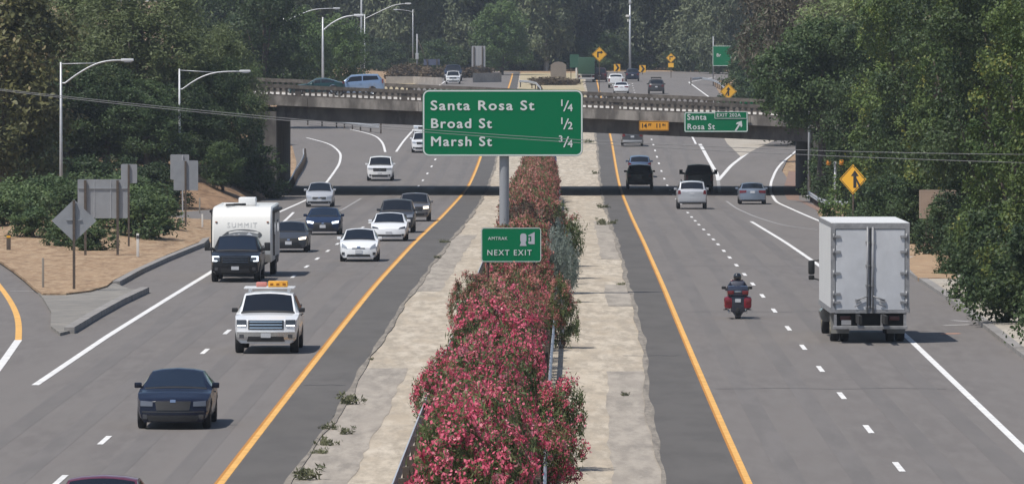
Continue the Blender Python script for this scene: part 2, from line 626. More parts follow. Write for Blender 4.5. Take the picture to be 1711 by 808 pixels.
isl = [(0, 438), (24, 454), (43.5, 470), (59, 487), (71, 501), (85, 525), (84, 549), (100, 561), (115, 557), (158, 531), (198, 509), (241.5, 488.7), (215, 486), (194, 477.6), (233.6, 455.8), (277, 436), (336.6, 412), (350, 398), (340, 382), (262, 374), (190, 372), (-120, 385), (-120, 420)]
apron = [tuple(P(*q)[:2]) + (0,) for q in isl]
patch('apron_paving', dens(apron), .10, M_apron)
mul = [(-3, 440), (20, 456), (40, 472), (56, 487), (70, 497), (110, 497), (150, 492), (178, 484), (190, 474), (233.6, 452), (277, 432), (334, 409), (346, 398), (336, 384), (262, 376), (190, 374), (-110, 387), (-110, 420)]
patch('mulch_bed', dens([tuple(P(*q)[:2]) + (0,) for q in mul]), .17, M_mulch, .1)


def kerb(pix, name='kerb', h=.15, w=.22, pts=None):
    pts = pts or [P(*q) for q in pix]
    fine = []
    for a, b in zip(pts, pts[1:]):
        n = max(1, int((b - a).length / 4))
        fine += [a.lerp(b, i / n) for i in range(n)]
    fine.append(pts[-1])
    vs = []
    for i, q in enumerate(fine):
        t = (fine[min(i + 1, len(fine) - 1)] - fine[max(i - 1, 0)])
        nr = Vector((t.y, -t.x, 0)).normalized()
        z = rz(q.y)
        for (o, zz) in ((-w / 2, -.1), (-w / 2, h), (w / 2, h), (w / 2, -.1)):
            e = q + nr * o
            vs.append((e.x, e.y, z + zz))
    k = len(fine)
    fs = [(4 * i + a, 4 * i + a + 1, 4 * i + a + 5, 4 * i + a + 4) for i in range(k - 1) for a in range(3)]
    fs += [(0, 1, 2, 3), (4 * k - 4, 4 * k - 1, 4 * k - 2, 4 * k - 3)]
    m = MB()
    m.add(vs, fs)
    return tag(m.build(name, M_kerb), kind='structure')


kerb([(115, 557), (158, 531), (198, 509), (241.5, 488.7)], h=.22, w=.35)
kerb([(194, 477.6), (233.6, 455.8), (277, 436), (336.6, 412), (350, 398)], h=.2, w=.3)
kerb(None, pts=[Vector((float(XRB(y)) + .1, y, 0)) for y in range(100, 430, 10)], h=.14, w=.35)
ribbon('sidewalk', lambda y: XRB(y) + .27, lambda y: XRB(y) + 2.3, 100, 330, .12, M_walk, step=2., jr=.12)
patch('gore_gravel', dens([tuple(P(*q)[:2]) + (0,) for q in ((1238, 262), (1268, 247), (1300, 233), (1330, 222), (1200, 216), (1215, 240))], 4.), .02, M_walk, .05)
patch('red_dirt_verge', dens([tuple(P(*q)[:2]) + (0,) for q in ((1318, 286), (1332, 286), (1336, 336), (1408, 372), (1395, 358), (1345, 336), (1316, 334), (1308, 316))], 3.), .012, ground_mat('red dirt', [(.27, .16, .115), (.22, .15, .12), (.19, .145, .125)], [0, .4, 1.2]), .05)
patch('dirt_shoulder', dens([tuple(P(*q)[:2]) + (0,) for q in ((1535, 470), (1600, 470), (1590, 430), (1540, 430), (1505, 440))], 3.), .15, ground_mat('leaf litter', [(.34, .22, .13), (.25, .16, .1), (.4, .29, .18)], [0, .6, 2.0], bump=.5), .3)
# far verges: dry grass and concrete strips beyond the overpass
patch('dry_grass_verge', dens([(-30, 850, 0), (-13.5, 850, 0), (-13, 1110, 0), (-32, 1110, 0)], 10.), .03, ground_mat('dry grass', [(.40, .33, .2), (.47, .4, .27), (.33, .28, .18)], [0, .1, .6]), .1)

ribbon('dry_grass_verge', lambda y: ML(y) + .2, lambda y: MR(y) - .3, 840, 1110, .0, MATS['dry grass'])


# the mulch bed swells gently under the bushes
def mound(x, y):
    c = P(95, 392)
    d = math.hypot((x - c.x - .6) / 9.5, (y - c.y) / 48.)
    return 1.15 * smooth01(1 - d)


m = MB()
c = P(95, 392)
gx_, gy_ = 26, 40
vs = []
for j in range(gy_ + 1):
    for i in range(gx_ + 1):
        x, y = c.x + .6 - 10 + 20 * i / gx_, c.y - 50 + 100 * j / gy_
        h = mound(x, y)
        vs.append((x, y, rz(y) + .172 + h * (1 + .08 * math.sin(x * 2 + y * .7)) if h > .002 else rz(y) - .3))
m.add(vs, [(j * (gx_ + 1) + i, j * (gx_ + 1) + i + 1, (j + 1) * (gx_ + 1) + i + 1, (j + 1) * (gx_ + 1) + i) for j in range(gy_) for i in range(gx_)], 0, True)
tag(m.build('mulch_bed', M_mulch), kind='structure')

m = MB()
vs = []
for j in range(12):
    y = 458 + j * 4.4
    k = smooth01((y - 458) / 22.)
    for i in range(14):
        x = -17.3 - i * 1.6
        h = 3.1 * k * (1 - math.exp(-(-17.3 - x) / 5.0)) + .12 * math.sin(x * 1.3 + y) * (i > 0)
        vs.append((x, y, rz(y) + max(-.4 if i == 0 else -.05, h)))
m.add(vs, [(j * 14 + i, j * 14 + i + 1, (j + 1) * 14 + i + 1, (j + 1) * 14 + i) for j in range(11) for i in range(13)], 0, True)
tag(m.build('hill', ground_mat('shade darkened slope mulch', [(.25, .155, .09), (.31, .205, .125), (.17, .105, .062)], [0, .4, 1.3], bump=.4, bscale=8, stretch=(1, .4, 1))), kind='structure')  # darker copy of the mulch, shade below the trees is in its colour


def lbank(x, y):
    if x > -17.3 or not 458 <= y <= 506:
        return 0.
    return 3.1 * smooth01((y - 458) / 22.) * (1 - math.exp(-(-17.3 - x) / 5.0))


# world, sun, camera -------------------------------------------------------------------
w = bpy.data.worlds.new('World')
S.world = w
w.use_nodes = True
nt = w.node_tree
sky = nt.nodes.new('ShaderNodeTexSky')
sky.sky_type = 'NISHITA'
sky.sun_disc = False
SUN_EL, SUN_AZ = R(61.5), R(38)
sd = Vector((-math.cos(SUN_AZ) * math.cos(SUN_EL), -math.sin(SUN_AZ) * math.cos(SUN_EL), math.sin(SUN_EL)))
sky.sun_elevation = SUN_EL
sky.sun_rotation = math.atan2(sd.x, sd.y)
sky.altitude = 50
bg = nt.nodes['Background']
bg.inputs['Strength'].default_value = .095
nt.links.new(sky.outputs[0], bg.inputs['Color'])
sl = bpy.data.lights.new('sun', 'SUN')
sl.energy = 4.0
sl.angle = R(.55)
sl.color = (1., .955, .89)
so = bpy.data.objects.new('sun', sl)
COL.objects.link(so)
so.rotation_euler = (-sd).to_track_quat('-Z', 'Y').to_euler()
so.location = (-100, -40, 200)

cam = bpy.data.cameras.new('camera')
co = bpy.data.objects.new('camera', cam)
COL.objects.link(co)
cam.sensor_width = 36.0
cam.lens = 36.0 * F / 1711.0
cam.clip_start = 5.0
cam.clip_end = 9000.0
co.location = (0, 0, HC)
co.rotation_euler = (R(90) - math.atan((404 - YH) / F), 0, 0)
S.camera = co
vs_ = S.view_settings
vs_.view_transform = 'Standard'
vs_.look = 'None'
vs_.gamma = 1.0
vs_.exposure = 0.18
S.render.film_transparent = False
S.cycles.use_denoising = True
S.cycles.max_bounces = 6
S.cycles.diffuse_bounces = 3
S.cycles.transmission_bounces = 3

# the air itself: one closed box of thin even haze round everything
m = MB()
m.box((0, 2100, 40), (5400, 5400, 88))
hz = m.build('haze', [])
hm = bpy.data.materials.new('thin haze')
hm.use_nodes = True
hn = hm.node_tree
hn.nodes.remove(hn.nodes['Principled BSDF'])
pvn = hn.nodes.new('ShaderNodeVolumePrincipled')
pvn.inputs['Density'].default_value = HAZE
pvn.inputs['Color'].default_value = (.80, .88, 1.0, 1)
pvn.inputs['Anisotropy'].default_value = .2
hn.links.new(pvn.outputs[0], hn.nodes['Material Output'].inputs['Volume'])
hz.data.materials.append(hm)
tag(hz, 'thin pale haze', kind='stuff')
# ------------------------------------------------------------------ vehicles
M_glass = plain('dark car glass', (.010, .013, .019), .06, spec=.45)
M_glassb = plain('blue tinted car glass', (.014, .022, .038), .06, spec=.5)
M_tyre = plain('tyre rubber', (.018, .018, .019), .85)
M_rim = plain('alloy rim', (.42, .43, .44), .35, .8)
M_rimdk = plain('dark alloy rim', (.05, .05, .055), .4, .7)
M_black = plain('black plastic', (.016, .016, .017), .6)
M_under = plain('underbody', (.012, .012, .012), .9)
M_chrome = plain('chrome', (.62, .63, .65), .18, 1.)
M_lens = plain('clear lamp lens', (.42, .44, .47), .12, .3, coat=.5)
M_lensdk = plain('smoked lamp lens', (.06, .065, .075), .1, .2, coat=.6)
M_lit = plain('lit headlamp', (.8, .85, .95), .3, emit=(.8, .9, 1.), estr=2.2)
M_warm = plain('lit warm headlamp', (.9, .8, .65), .3, emit=(1., .86, .66), estr=2.0)
M_red = plain('red lamp lens', (.15, .012, .014), .2, coat=.4)
M_amber = plain('amber lamp lens', (.75, .26, .03), .2, coat=.5)
M_plate = plain('licence plate', (.50, .51, .53), .5, vary=.2, scale=30.)


def paint_mat(name, col, metal=.0, rough=.32):
    dark = max(col) < .07
    return plain(name + ' car paint', col, rough, 0. if dark else metal, coat=.22 if dark else .6, spec=.25 if dark else .5)


def lerp(a, b, t):
    return a + (b - a) * t


class Car:
    """a lofted car shell; local frame: front towards -y, z up, origin on the road under the middle"""

    def __init__(s, L=4.7, W=1.83, H=1.46, wb=2.8, r=.33, clear=.2, hood_f=.74, cowl_z=.98, deck_z=1.02, tail_z=.98,
                 foh=.9, cowl=1.35, rf=2.1, rr=3.45, deck=4.15, roofw=.64, nose_curve=.20, tail_curve=.12, lean=.22, tlean=.12, bumper=.52, bed=None, belt=None, arch=1.12):
        s.__dict__.update(locals())
        s.y0, s.y1 = -L / 2, L / 2
        s.yf = s.y0 + foh
        s.yr = s.yf + wb
        Y = s.y0
        if bed is None:
            tp = [(Y, hood_f - .06), (Y + .12, hood_f), (Y + cowl * .55, lerp(hood_f, cowl_z, .72)), (Y + cowl, cowl_z), (Y + rf, H - .03), (Y + (rf + rr) / 2, H), (Y + rr, H - .05), (Y + deck, deck_z), (s.y1 - .1, tail_z), (s.y1, tail_z - .06)]
        else:
            tp = [(Y, hood_f - .05), (Y + .12, hood_f), (Y + cowl * .55, lerp(hood_f, cowl_z, .75)), (Y + cowl, cowl_z), (Y + rf, H - .03), (Y + (rf + rr) / 2, H), (Y + rr, H - .04), (Y + deck, bed), (s.y1 - .08, bed), (s.y1, bed - .02)]
        s.tp = np.array(tp)
        s.belt0 = belt if belt else cowl_z - .03
        hw = W / 2
        s.wp = np.array([(Y, hw * .90), (Y + .25, hw * .965), (Y + .8, hw), (s.y1 - .8, hw), (s.y1 - .2, hw * .96), (s.y1, hw * .91)])

    def top(s, y):
        return float(np.interp(y, s.tp[:, 0], s.tp[:, 1]))

    def hw(s, y):
        return float(np.interp(y, s.wp[:, 0], s.wp[:, 1]))

    def cab(s, y):
        Y = s.y0
        return float(np.interp(y, [Y + s.cowl, Y + s.rf, Y + s.rr, Y + s.deck], [0, 1, 1, 0]))

    def belt_z(s, y):
        Y = s.y0
        t = s.top(y)
        rear = (s.bed if s.bed else s.deck_z) - .04
        b = float(np.interp(y, [Y + s.cowl, Y + s.deck], [s.belt0, rear]))
        return min(b, t - .045)

    def bot(s, y):
        z = s.clear + .03
        if y < s.y0 + .5:
            z = lerp(s.clear + .02, s.clear + .03, (y - s.y0) / .5)
        if y > s.y1 - .5:
            z = s.clear + .12 * (y - s.y1 + .5) / .5 + .03
        for c in (s.yf, s.yr):
            d = abs(y - c)
            ra = s.r * s.arch
            if d < ra:
                z = max(z, s.r + math.sqrt(max(0, ra * ra - d * d)))
        return z

    def rail(s, y):
        """roof-rail point (x, z) and belt point (x, z)"""
        c = s.cab(y)
        w = s.hw(y)
        xt = lerp(w * .90, w * s.roofw / .9 * .9 + .12 * w, c)
        xt = lerp(w * .88, w * (s.roofw + .12), c)
        e = lerp(.035, .075, c)
        return (xt, s.top(y) - e), (w * .985, s.belt_z(y))

    def ring(s, y):
        w = s.hw(y)
        zb = s.bot(y)
        (xt, zt), (xb, zbelt) = s.rail(y)
        zm = max(zb + .02, lerp(s.clear, zbelt, .55))
        zm = min(zm, zbelt - .02)
        z2 = min(max(zb + .01, s.clear + .14), zm - .005)
        T = s.top(y)
        return [(0, zb), (w * .86, zb), (w * .955, z2), (w, zm), (xb, zbelt), (xt, zt), (xt * .62, T - (T - zt) * .36), (0, T)]

    def warp(s, v):
        x, y, z = v
        w = s.W / 2
        q = min(1., abs(x) / w)
        d = 1 - (y - s.y0) / .75
        if d > 0:
            d = min(1., d)
            y += s.nose_curve * q ** 2.6 * d
            if z > s.bumper:
                y += s.lean * (z - s.bumper) * d / .35 * .5
            elif z < s.bumper - .2:
                y += .12 * (s.bumper - .2 - z) * d
        d = 1 - (s.y1 - y) / .7
        if d > 0:
            d = min(1., d)
            y -= s.tail_curve * q ** 2.6 * d
            if z > s.bumper + .08:
                y -= s.tlean * (z - s.bumper - .08) * d
        return (x, y, z)

    def shell(s, name, mat, parent):
        ysn = {s.y0, s.y0 + .06, s.y0 + .15, s.y0 + .3, s.y1 - .3, s.y1 - .15, s.y1 - .05, s.y1}
        Y = s.y0
        for a in (s.cowl * .5, s.cowl, s.cowl + .02, lerp(s.cowl, s.rf, .5), s.rf, lerp(s.rf, s.rr, .33), lerp(s.rf, s.rr, .66), s.rr, lerp(s.rr, s.deck, .5), s.deck):
            if Y + a < s.y1 - .02:
                ysn.add(Y + a)
        for c in (s.yf, s.yr):
            ra = s.r * s.arch
            for t in (-1.001, -.995, -.88, -.62, -.3, 0, .3, .62, .88, .995, 1.001):
                ysn.add(c + ra * t)
        ysn = sorted(y for y in ysn if s.y0 <= y <= s.y1)
        ys = [ysn[0]]
        for y in ysn[1:]:
            if y - ys[-1] > .003:
                ys.append(y)
        rings = [s.ring(y) for y in ys]
        k = len(rings[0])
        m = MB()
        vs = []
        for y, rg in zip(ys, rings):
            full = [(x, y, z) for x, z in rg] + [(-x, y, z) for x, z in rg[-2:0:-1]]
            vs += [s.warp(v) for v in full]
        n = 2 * k - 2
        fs = []
        for i in range(len(ys) - 1):
            for j in range(n):
                j2 = (j + 1) % n
                fs.append((i * n + j, i * n + j2, (i + 1) * n + j2, (i + 1) * n + j))
        m.add(vs, fs, 0, True)
        for y, rg in ((ys[0], rings[0]), (ys[-1], rings[-1])):
            cv = []
            cols = 9
            for (x, z) in rg:
                for c in range(cols):
                    cv.append(s.warp((x * (1 - 2 * c / (cols - 1)), y, z)))
            cf = []
            for j in range(1, k - 1):
                for c in range(cols - 1):
                    cf.append((j * cols + c, j * cols + c + 1, (j + 1) * cols + c + 1, (j + 1) * cols + c))
            m.add(cv, cf, 0, True)
        o = m.build(name, mat, parent)
        bm = bmesh.new()
        bm.from_mesh(o.data)
        bmesh.ops.remove_doubles(bm, verts=bm.verts[:], dist=.0008)
        bmesh.ops.recalc_face_normals(bm, faces=bm.faces[:])
        bm.to_mesh(o.data)
        bm.free()
        o.data.set_sharp_from_angle(angle=R(38))
        return o

    def end_patch(s, name, quad, mat, parent, rear=False, nx=6, nz=3, out=.012, depth=.05):
        """quad: four (x, z) corners, wraps on the nose or tail"""
        ye = s.y1 if rear else s.y0
        sg = 1 if rear else -1
        m = MB()
        m_v = []
        for lay, oo in ((0, out), (1, -depth)):
            for j in range(nz + 1):
                for i in range(nx + 1):
                    u, v = i / nx, j / nz
                    a = (lerp(quad[0][0], quad[1][0], u), lerp(quad[0][1], quad[1][1], u))
                    b = (lerp(quad[3][0], quad[2][0], u), lerp(quad[3][1], quad[2][1], u))
                    x, z = lerp(a[0], b[0], v), lerp(a[1], b[1], v)
                    q = s.warp((x, ye, z))
                    m_v.append((q[0], q[1] + sg * oo, q[2]))
        K = nx + 1
        NN = K * (nz + 1)
        fs = [(j * K + i, j * K + i + 1, (j + 1) * K + i + 1, (j + 1) * K + i) for j in range(nz) for i in range(nx)]
        fs += [(NN + a[3], NN + a[2], NN + a[1], NN + a[0]) for a in fs]
        bd = [i for i in range(nx)] + [j * K + nx for j in range(nz)] + [nz * K + i for i in range(nx, 0, -1)] + [j * K for j in range(nz, 0, -1)]
        for a, b in zip(bd, bd[1:] + bd[:1]):
            fs.append((a, b, NN + b, NN + a))
        m.add(m_v, fs, 0, False)
        return m.build(name, mat, parent)

    def top_patch(s, name, ya, yb, sw, mat, parent, out=.010, n=6, wa=None):
        m = MB()
        vs = []
        ny = 4
        for j in range(ny + 1):
            y = lerp(ya, yb, j / ny)
            (xt, zt), _ = s.rail(y)
            T = s.top(y)
            for i in range(n + 1):
                q = (2 * i / n - 1) * sw
                z = T - (T - zt) * q * q
                vs.append(s.warp((xt * q, y, z + out)))
        K = n + 1
        m.add(vs, [(j * K + i, j * K + i + 1, (j + 1) * K + i + 1, (j + 1) * K + i) for j in range(ny) for i in range(n)], 0, True)
        return m.build(name, mat, parent, fixn=True)

    def side_patch(s, name, sg, ya, yb, t0, t1, mat, parent, out=.010, slant=(0, 0)):
        m = MB()
        vs = []
        ny, nt_ = 6, 3
        for j in range(ny + 1):
            for i in range(nt_ + 1):
                t = lerp(t0, t1, i / nt_)
                y = lerp(ya + slant[0] * i / nt_, yb + slant[1] * i / nt_, j / ny)
                (xt, zt), (xb, zb) = s.rail(y)
                vs.append((sg * (lerp(xb, xt, t) + out), y, lerp(zb, zt, t) + out * .3))
        K = nt_ + 1
        m.add(vs, [(j * K + i, j * K + i + 1, (j + 1) * K + i + 1, (j + 1) * K + i) for j in range(ny) for i in range(nt_)], 0, True)
        return m.build(name, mat, parent)

    def side_wall(s, name, sg, ya, yb, z0, z1, mat, parent, out=.008):
        """thin panel on the flank (trim, handle, lamp)"""
        m = MB()
        w = [s.hw(y) for y in (ya, yb)]
        m.add([(sg * (w[0] + out), ya, z0), (sg * (w[1] + out), yb, z0), (sg * (w[1] + out), yb, z1), (sg * (w[0] + out), ya, z1),
               (sg * (w[0] - .03), ya, z0), (sg * (w[1] - .03), yb, z0), (sg * (w[1] - .03), yb, z1), (sg * (w[0] - .03), ya, z1)],
              [(0, 1, 2, 3), (7, 6, 5, 4), (0, 4, 5, 1), (1, 5, 6, 2), (2, 6, 7, 3), (3, 7, 4, 0)])
        return m.build(name, mat, parent)


def wheel(parent, x, y, r, w, rim_mat, sg, dual=False):
    e = empty('wheel', (x, y, r), 0, parent)
    m = MB()
    m.lathe([(r * .62, -w / 2), (r * .93, -w / 2), (r, -w * .34), (r, w * .34), (r * .93, w / 2), (r * .62, w / 2)], 'x', n=24)
    m.build('tyre', M_tyre, e, sharp=40)
    m = MB()
    m.lathe([(r * .64, sg * w * .30), (r * .60, sg * w * .47), (r * .54, sg * w * .40), (r * .16, sg * w * .34), (r * .12, sg * w * .44), (.001, sg * w * .44)], 'x', n=24)
    m.lathe([(r * .64, -sg * w * .3), (.001, -sg * w * .3)], 'x', n=16)
    for k in range(5):
        a = 2 * math.pi * k / 5
        rot = Matrix.Rotation(a, 3, 'X')
        m.box(rot @ Vector((sg * w * .43, 0, r * .36)), (w * .1, r * .14, r * .46), 0, rot)
    m.build('rim', rim_mat, e, sharp=40)
    return e


def mirror(c, parent, sg, mat, y, z, w=.19, h=.14, arm=.02, d=.1):
    hw = c.hw(y)
    m = MB()
    m.bevbox((sg * (hw + arm + w / 2 - .06), y, z), (w, d, h), min(h, d) * .3)
    m.tube([(sg * (hw - .06), y + .02, z - h * .35), (sg * (hw + arm), y, z - h * .2)], .025, 6)
    return m.build('wing_mirror', mat, parent, sharp=50)


def underbody(c, parent):
    m = MB()
    m.box((0, (c.y0 + c.y1) / 2, c.clear + .16), (c.W * .62, c.L * .90, .26))
    for y in (c.yf, c.yr):
        m.tube([(-c.W * .42, y, c.r), (c.W * .42, y, c.r)], .05, 8)
    return m.build('underbody', M_under, parent)


def car_common(c, root, body_mat, rim=None, glass=None, mirror_mat=None, tw=.21, doors=2, win=(.10, .86), roof_mat=None):
    glass = glass or M_glass
    rim = rim or M_rim
    c.shell('body', body_mat, root)
    underbody(c, root)
    for sg in (-1, 1):
        for y in (c.yf, c.yr):
            wheel(root, sg * (c.W / 2 - tw / 2 - .015), y, c.r, tw, rim, sg)
    Y = c.y0
    c.top_patch('windscreen', Y + c.cowl + .06, Y + c.rf - .05, .93, glass, root)
    c.top_patch('rear_window', Y + c.rr + .05, Y + c.deck - .06, .9, glass, root)
    c.top_patch('cowl_strip', Y + c.cowl - .05, Y + c.cowl + .07, .96, M_black, root, out=.006)
    ya, yb = Y + c.cowl + .34, Y + c.deck - .30
    ym = Y + lerp(c.rf, c.rr, .42)
    for sg in (-1, 1):
        c.side_patch('side_window', sg, ya, ym - .04, win[0], win[1], glass, root, slant=(.12, 0))
        c.side_patch('side_window', sg, ym + .04, min(yb, Y + c.rr - .02 if c.deck - c.rr < .25 else yb), win[0], win[1], glass, root, slant=(0, -.12))
        mirror(c, root, sg, mirror_mat or body_mat, Y + c.cowl + .42, c.belt0 + .08)
        for yy in (ym - .25, ym + .85):
            if yy < c.yr - c.r - .0:
                c.side_wall('door_handle', sg, yy, yy + .16, c.belt0 - .13, c.belt0 - .10, M_black if mirror_mat else body_mat, root, .03)


def front(c, root, lamp=None, grille=None, intake=None, fog=None, plate=True, lamp_mat=None, grille_mat=None, badge=None, trim=None):
    lamp_mat = lamp_mat or M_lens
    if lamp:
        for sg in (-1, 1):
            q = [(sg * x, z) for x, z in lamp]
            if isinstance(lamp_mat, tuple):
                c.end_patch('headlight', q, lamp_mat[0 if sg < 0 else 1], root)
            else:
                c.end_patch('headlight', q, lamp_mat, root)
    if grille:
        x0, x1, z0, z1 = grille
        c.end_patch('grille', [(-x0, z0), (x0, z0), (x1, z1), (-x1, z1)], grille_mat or M_black, root, nx=8)
    if intake:
        x0, x1, z0, z1 = intake
        c.end_patch('lower_intake', [(-x0, z0), (x0, z0), (x1, z1), (-x1, z1)], M_black, root, nx=8)
    if fog:
        x, z, r_ = fog
        for sg in (-1, 1):
            c.end_patch('fog_lamp', [(sg * (x - r_), z - r_), (sg * (x + r_), z - r_), (sg * (x + r_), z + r_), (sg * (x - r_), z + r_)], M_lensdk, root, nx=2, nz=2, out=.016)
    if badge:
        x, z = badge
        c.end_patch('badge', [(-x, z - x * .5), (x, z - x * .5), (x, z + x * .5), (-x, z + x * .5)], M_chrome, root, nx=2, nz=2, out=.02)
    if plate:
        z = plate if not isinstance(plate, bool) else .45
        c.end_patch('license_plate', [(-.155, z - .08), (.155, z - .08), (.155, z + .08), (-.155, z + .08)], M_plate, root, nx=2, nz=1, out=.026)


def rear(c, root, lamp=None, plate=.75, bumper=None, lampmat=None, step=None):
    if lamp:
        for sg in (-1, 1):
            c.end_patch('taillight', [(sg * x, z) for x, z in lamp], lampmat or M_red, root, True)
    if plate:
        c.end_patch('license_plate', [(-.155, plate - .08), (.155, plate - .08), (.155, plate + .08), (-.155, plate + .08)], M_plate, root, True, nx=2, nz=1, out=.02)
    if bumper:
        x, z0, z1, mt = bumper
        c.end_patch('rear_bumper', [(-x, z0), (x, z0), (x, z1), (-x, z1)], mt, root, True, nx=8, out=.03)


def heading(y, side):
    """road direction (angle about z) at depth y"""
    fx = YL if side == 'L' else YR
    d = (float(fx(y + 15)) - float(fx(y - 15))) / 30.
    return -math.atan(d)


def place(root, c, px, py, side, turn=0., axle=None):
    """near axle over the road point seen at photo pixel px, py"""
    q = P(px, py)
    a = heading(q.y, side) + turn
    if side == 'L':
        root.rotation_euler.z = a
        off = c.yf
    else:
        root.rotation_euler.z = a + math.pi
        off = -c.yr
    off = off if axle is None else axle
    # near axle sits at local y = yf (L) or yr (R, turned round)
    dirn = Vector((-math.sin(a), math.cos(a), 0))
    root.location = (q.x - dirn.x * off, q.y - dirn.y * off, 0)
    root.location.z = rz(root.location.y)
    gr = (rz(root.location.y + 3) - rz(root.location.y - 3)) / 6
    root.rotation_euler.x = math.atan(gr) * (1 if side == 'L' else -1)
    return root


SEDAN = dict(L=4.75, W=1.83, H=1.45, wb=2.78, r=.335, clear=.17, hood_f=.72, cowl_z=.97, deck_z=1.04, tail_z=1.0, foh=.93, cowl=1.42, rf=2.25, rr=3.45, deck=4.2, roofw=.62)
SUV = dict(L=4.75, W=1.92, H=1.76, wb=2.8, r=.375, clear=.24, hood_f=.98, cowl_z=1.16, deck_z=1.18, tail_z=1.14, foh=.92, cowl=1.35, rf=2.0, rr=4.1, deck=4.62, roofw=.66, bumper=.6, lean=.14, tail_curve=.10, tlean=.06)
HATCH = dict(L=4.48, W=1.75, H=1.49, wb=2.7, r=.32, clear=.17, hood_f=.72, cowl_z=.99, deck_z=1.1, tail_z=1.05, foh=.93, cowl=1.12, rf=2.05, rr=3.1, deck=4.25, roofw=.60)


def sedan_like(label, cat, px, py, side, mat, spec=SEDAN, name='sedan_car', kw=None, fr=None, rr_=None, turn=0., **cc):
    root = thing(name, label, cat)
    c = Car(**{**spec, **(kw or {})})
    car_common(c, root, mat, **cc)
    front(c, root, **(fr or {}))
    rear(c, root, **(rr_ or {}))
    place(root, c, px, py, side, turn)
    return root, c


FR_S = dict(lamp=[(.50, .60), (.82, .64), (.84, .76), (.48, .70)], grille=(.42, .46, .52, .66), intake=(.55, .62, .24, .38), fog=(.68, .32, .06), plate=.46, badge=(.06, .62))
RR_S = dict(lamp=[(.42, .78), (.86, .74), (.86, .93), (.40, .93)], plate=.82)
FR_V = dict(lamp=[(.55, .82), (.88, .84), (.88, .99), (.54, .97)], grille=(.48, .52, .74, .97), intake=(.6, .64, .34, .5), fog=(.74, .46, .07), plate=.58, badge=(.07, .86))
RR_V = dict(lamp=[(.62, .92), (.90, .88), (.88, 1.2), (.66, 1.12)], plate=.9)

P_navy = paint_mat('dark navy', (.007, .009, .022), .0, .25)
P_blk = paint_mat('black', (.010, .010, .012), .2)
P_wht = paint_mat('white', (.74, .75, .76))
P_slv = paint_mat('silver', (.50, .51, .53), .35, .38)
P_gry = paint_mat('grey', (.10, .105, .115), .5)
P_dgry = paint_mat('dark grey', (.045, .048, .055), .4)
P_tan = paint_mat('bronze grey', (.20, .19, .185), .5)
P_maroon = paint_mat('maroon', (.16, .018, .035), .3)
P_blue = paint_mat('dull blue', (.08, .12, .20), .4)
P_lblue = paint_mat('pale blue', (.20, .28, .42), .4)
P_teal = paint_mat('dark teal', (.012, .04, .045), .3)

# 1 nearest dark muscle sedan
r_, c_ = sedan_like('glossy near-black navy sedan, nearest whole car on the left-hand roadway', 'car', 291, 715, 'L', P_navy,
                    kw=dict(L=4.95, W=1.9, H=1.47, wb=3.0, r=.36, hood_f=.80, cowl_z=1.0, foh=.85, cowl=1.55, rf=2.4, bumper=.5, roofw=.58, nose_curve=.24, lean=.20),
                    fr=dict(lamp=[(.52, .60), (.84, .60), (.84, .74), (.52, .72)], grille=(.42, .46, .50, .73), intake=(.62, .68, .22, .37), fog=(.72, .33, .06), plate=False, lamp_mat=plain('grey lamp lens', (.13, .14, .16), .1, .2, coat=.6), badge=(.07, .735)), rr_=RR_S, rim=M_rimdk, glass=M_glassb)
c_.end_patch('bumper_strip', [(-.8, .445), (.8, .445), (.8, .475), (-.8, .475)], plain('dull dark trim', (.05, .05, .055), .3), r_, nx=8, nz=1, out=.004)
# 2 maroon car cut by the frame
r_, c_ = sedan_like('maroon car of which only the roof shows, ahead of the navy sedan', 'car', 163, 926, 'L', P_maroon, fr=FR_S, rr_=RR_S)
# oncoming group
sedan_like('dark grey sedan half hidden beside the white camper trailer', 'car', 483, 421, 'L', P_dgry, fr=dict(FR_S, lamp_mat=(M_lens, M_warm), grille=(.5, .42, .42, .68)), rr_=RR_S)
sedan_like('dark navy sedan with lit headlights, right in front of the silver hatchback', 'car', 540, 392, 'L', paint_mat('navy blue', (.012, .022, .055), .4), fr=dict(FR_S, lamp_mat=M_lit, grille=(.45, .55, .34, .66)), rr_=RR_S, kw=dict(W=1.87), glass=M_glassb)
sedan_like('silver compact hatchback leaving the shade of the overpass', 'car', 534, 345.5, 'L', P_slv, spec=HATCH, name='hatchback_car', kw=dict(H=1.6, W=1.78, cowl_z=1.05), fr=FR_S, rr_=RR_S)
sedan_like('white hybrid hatchback with narrow lower grille, leading the white pair by the yellow line', 'car', 600, 436.5, 'L', P_wht, spec=HATCH, name='hatchback_car',
           fr=dict(lamp=[(.50, .60), (.78, .66), (.76, .84), (.56, .70)], grille=(.30, .28, .60, .635), intake=(.55, .50, .24, .34), fog=(.70, .38, .065), plate=.47, badge=(.07, .665)), rr_=RR_S)
sedan_like('white electric sedan with smooth nose and no upper grille, behind the white hybrid', 'car', 650, 402.5, 'L', P_wht, kw=dict(L=4.69, W=1.85, H=1.445, wb=2.87, hood_f=.72, cowl=1.2, rf=2.15, rr=3.2, deck=4.3, foh=.84, cowl_z=.96, lean=.3),
           fr=dict(lamp=[(.50, .63), (.84, .68), (.84, .77), (.56, .70)], intake=(.62, .68, .25, .35), fog=(.72, .33, .05), plate=.42, lamp_mat=M_lensdk), rr_=RR_S)
sedan_like('dark grey SUV mostly hidden behind the white electric sedan', 'SUV', 663, 388.5, 'L', P_dgry, spec=SUV, name='suv_car', fr=FR_V, rr_=RR_V, kw=dict(H=1.8))
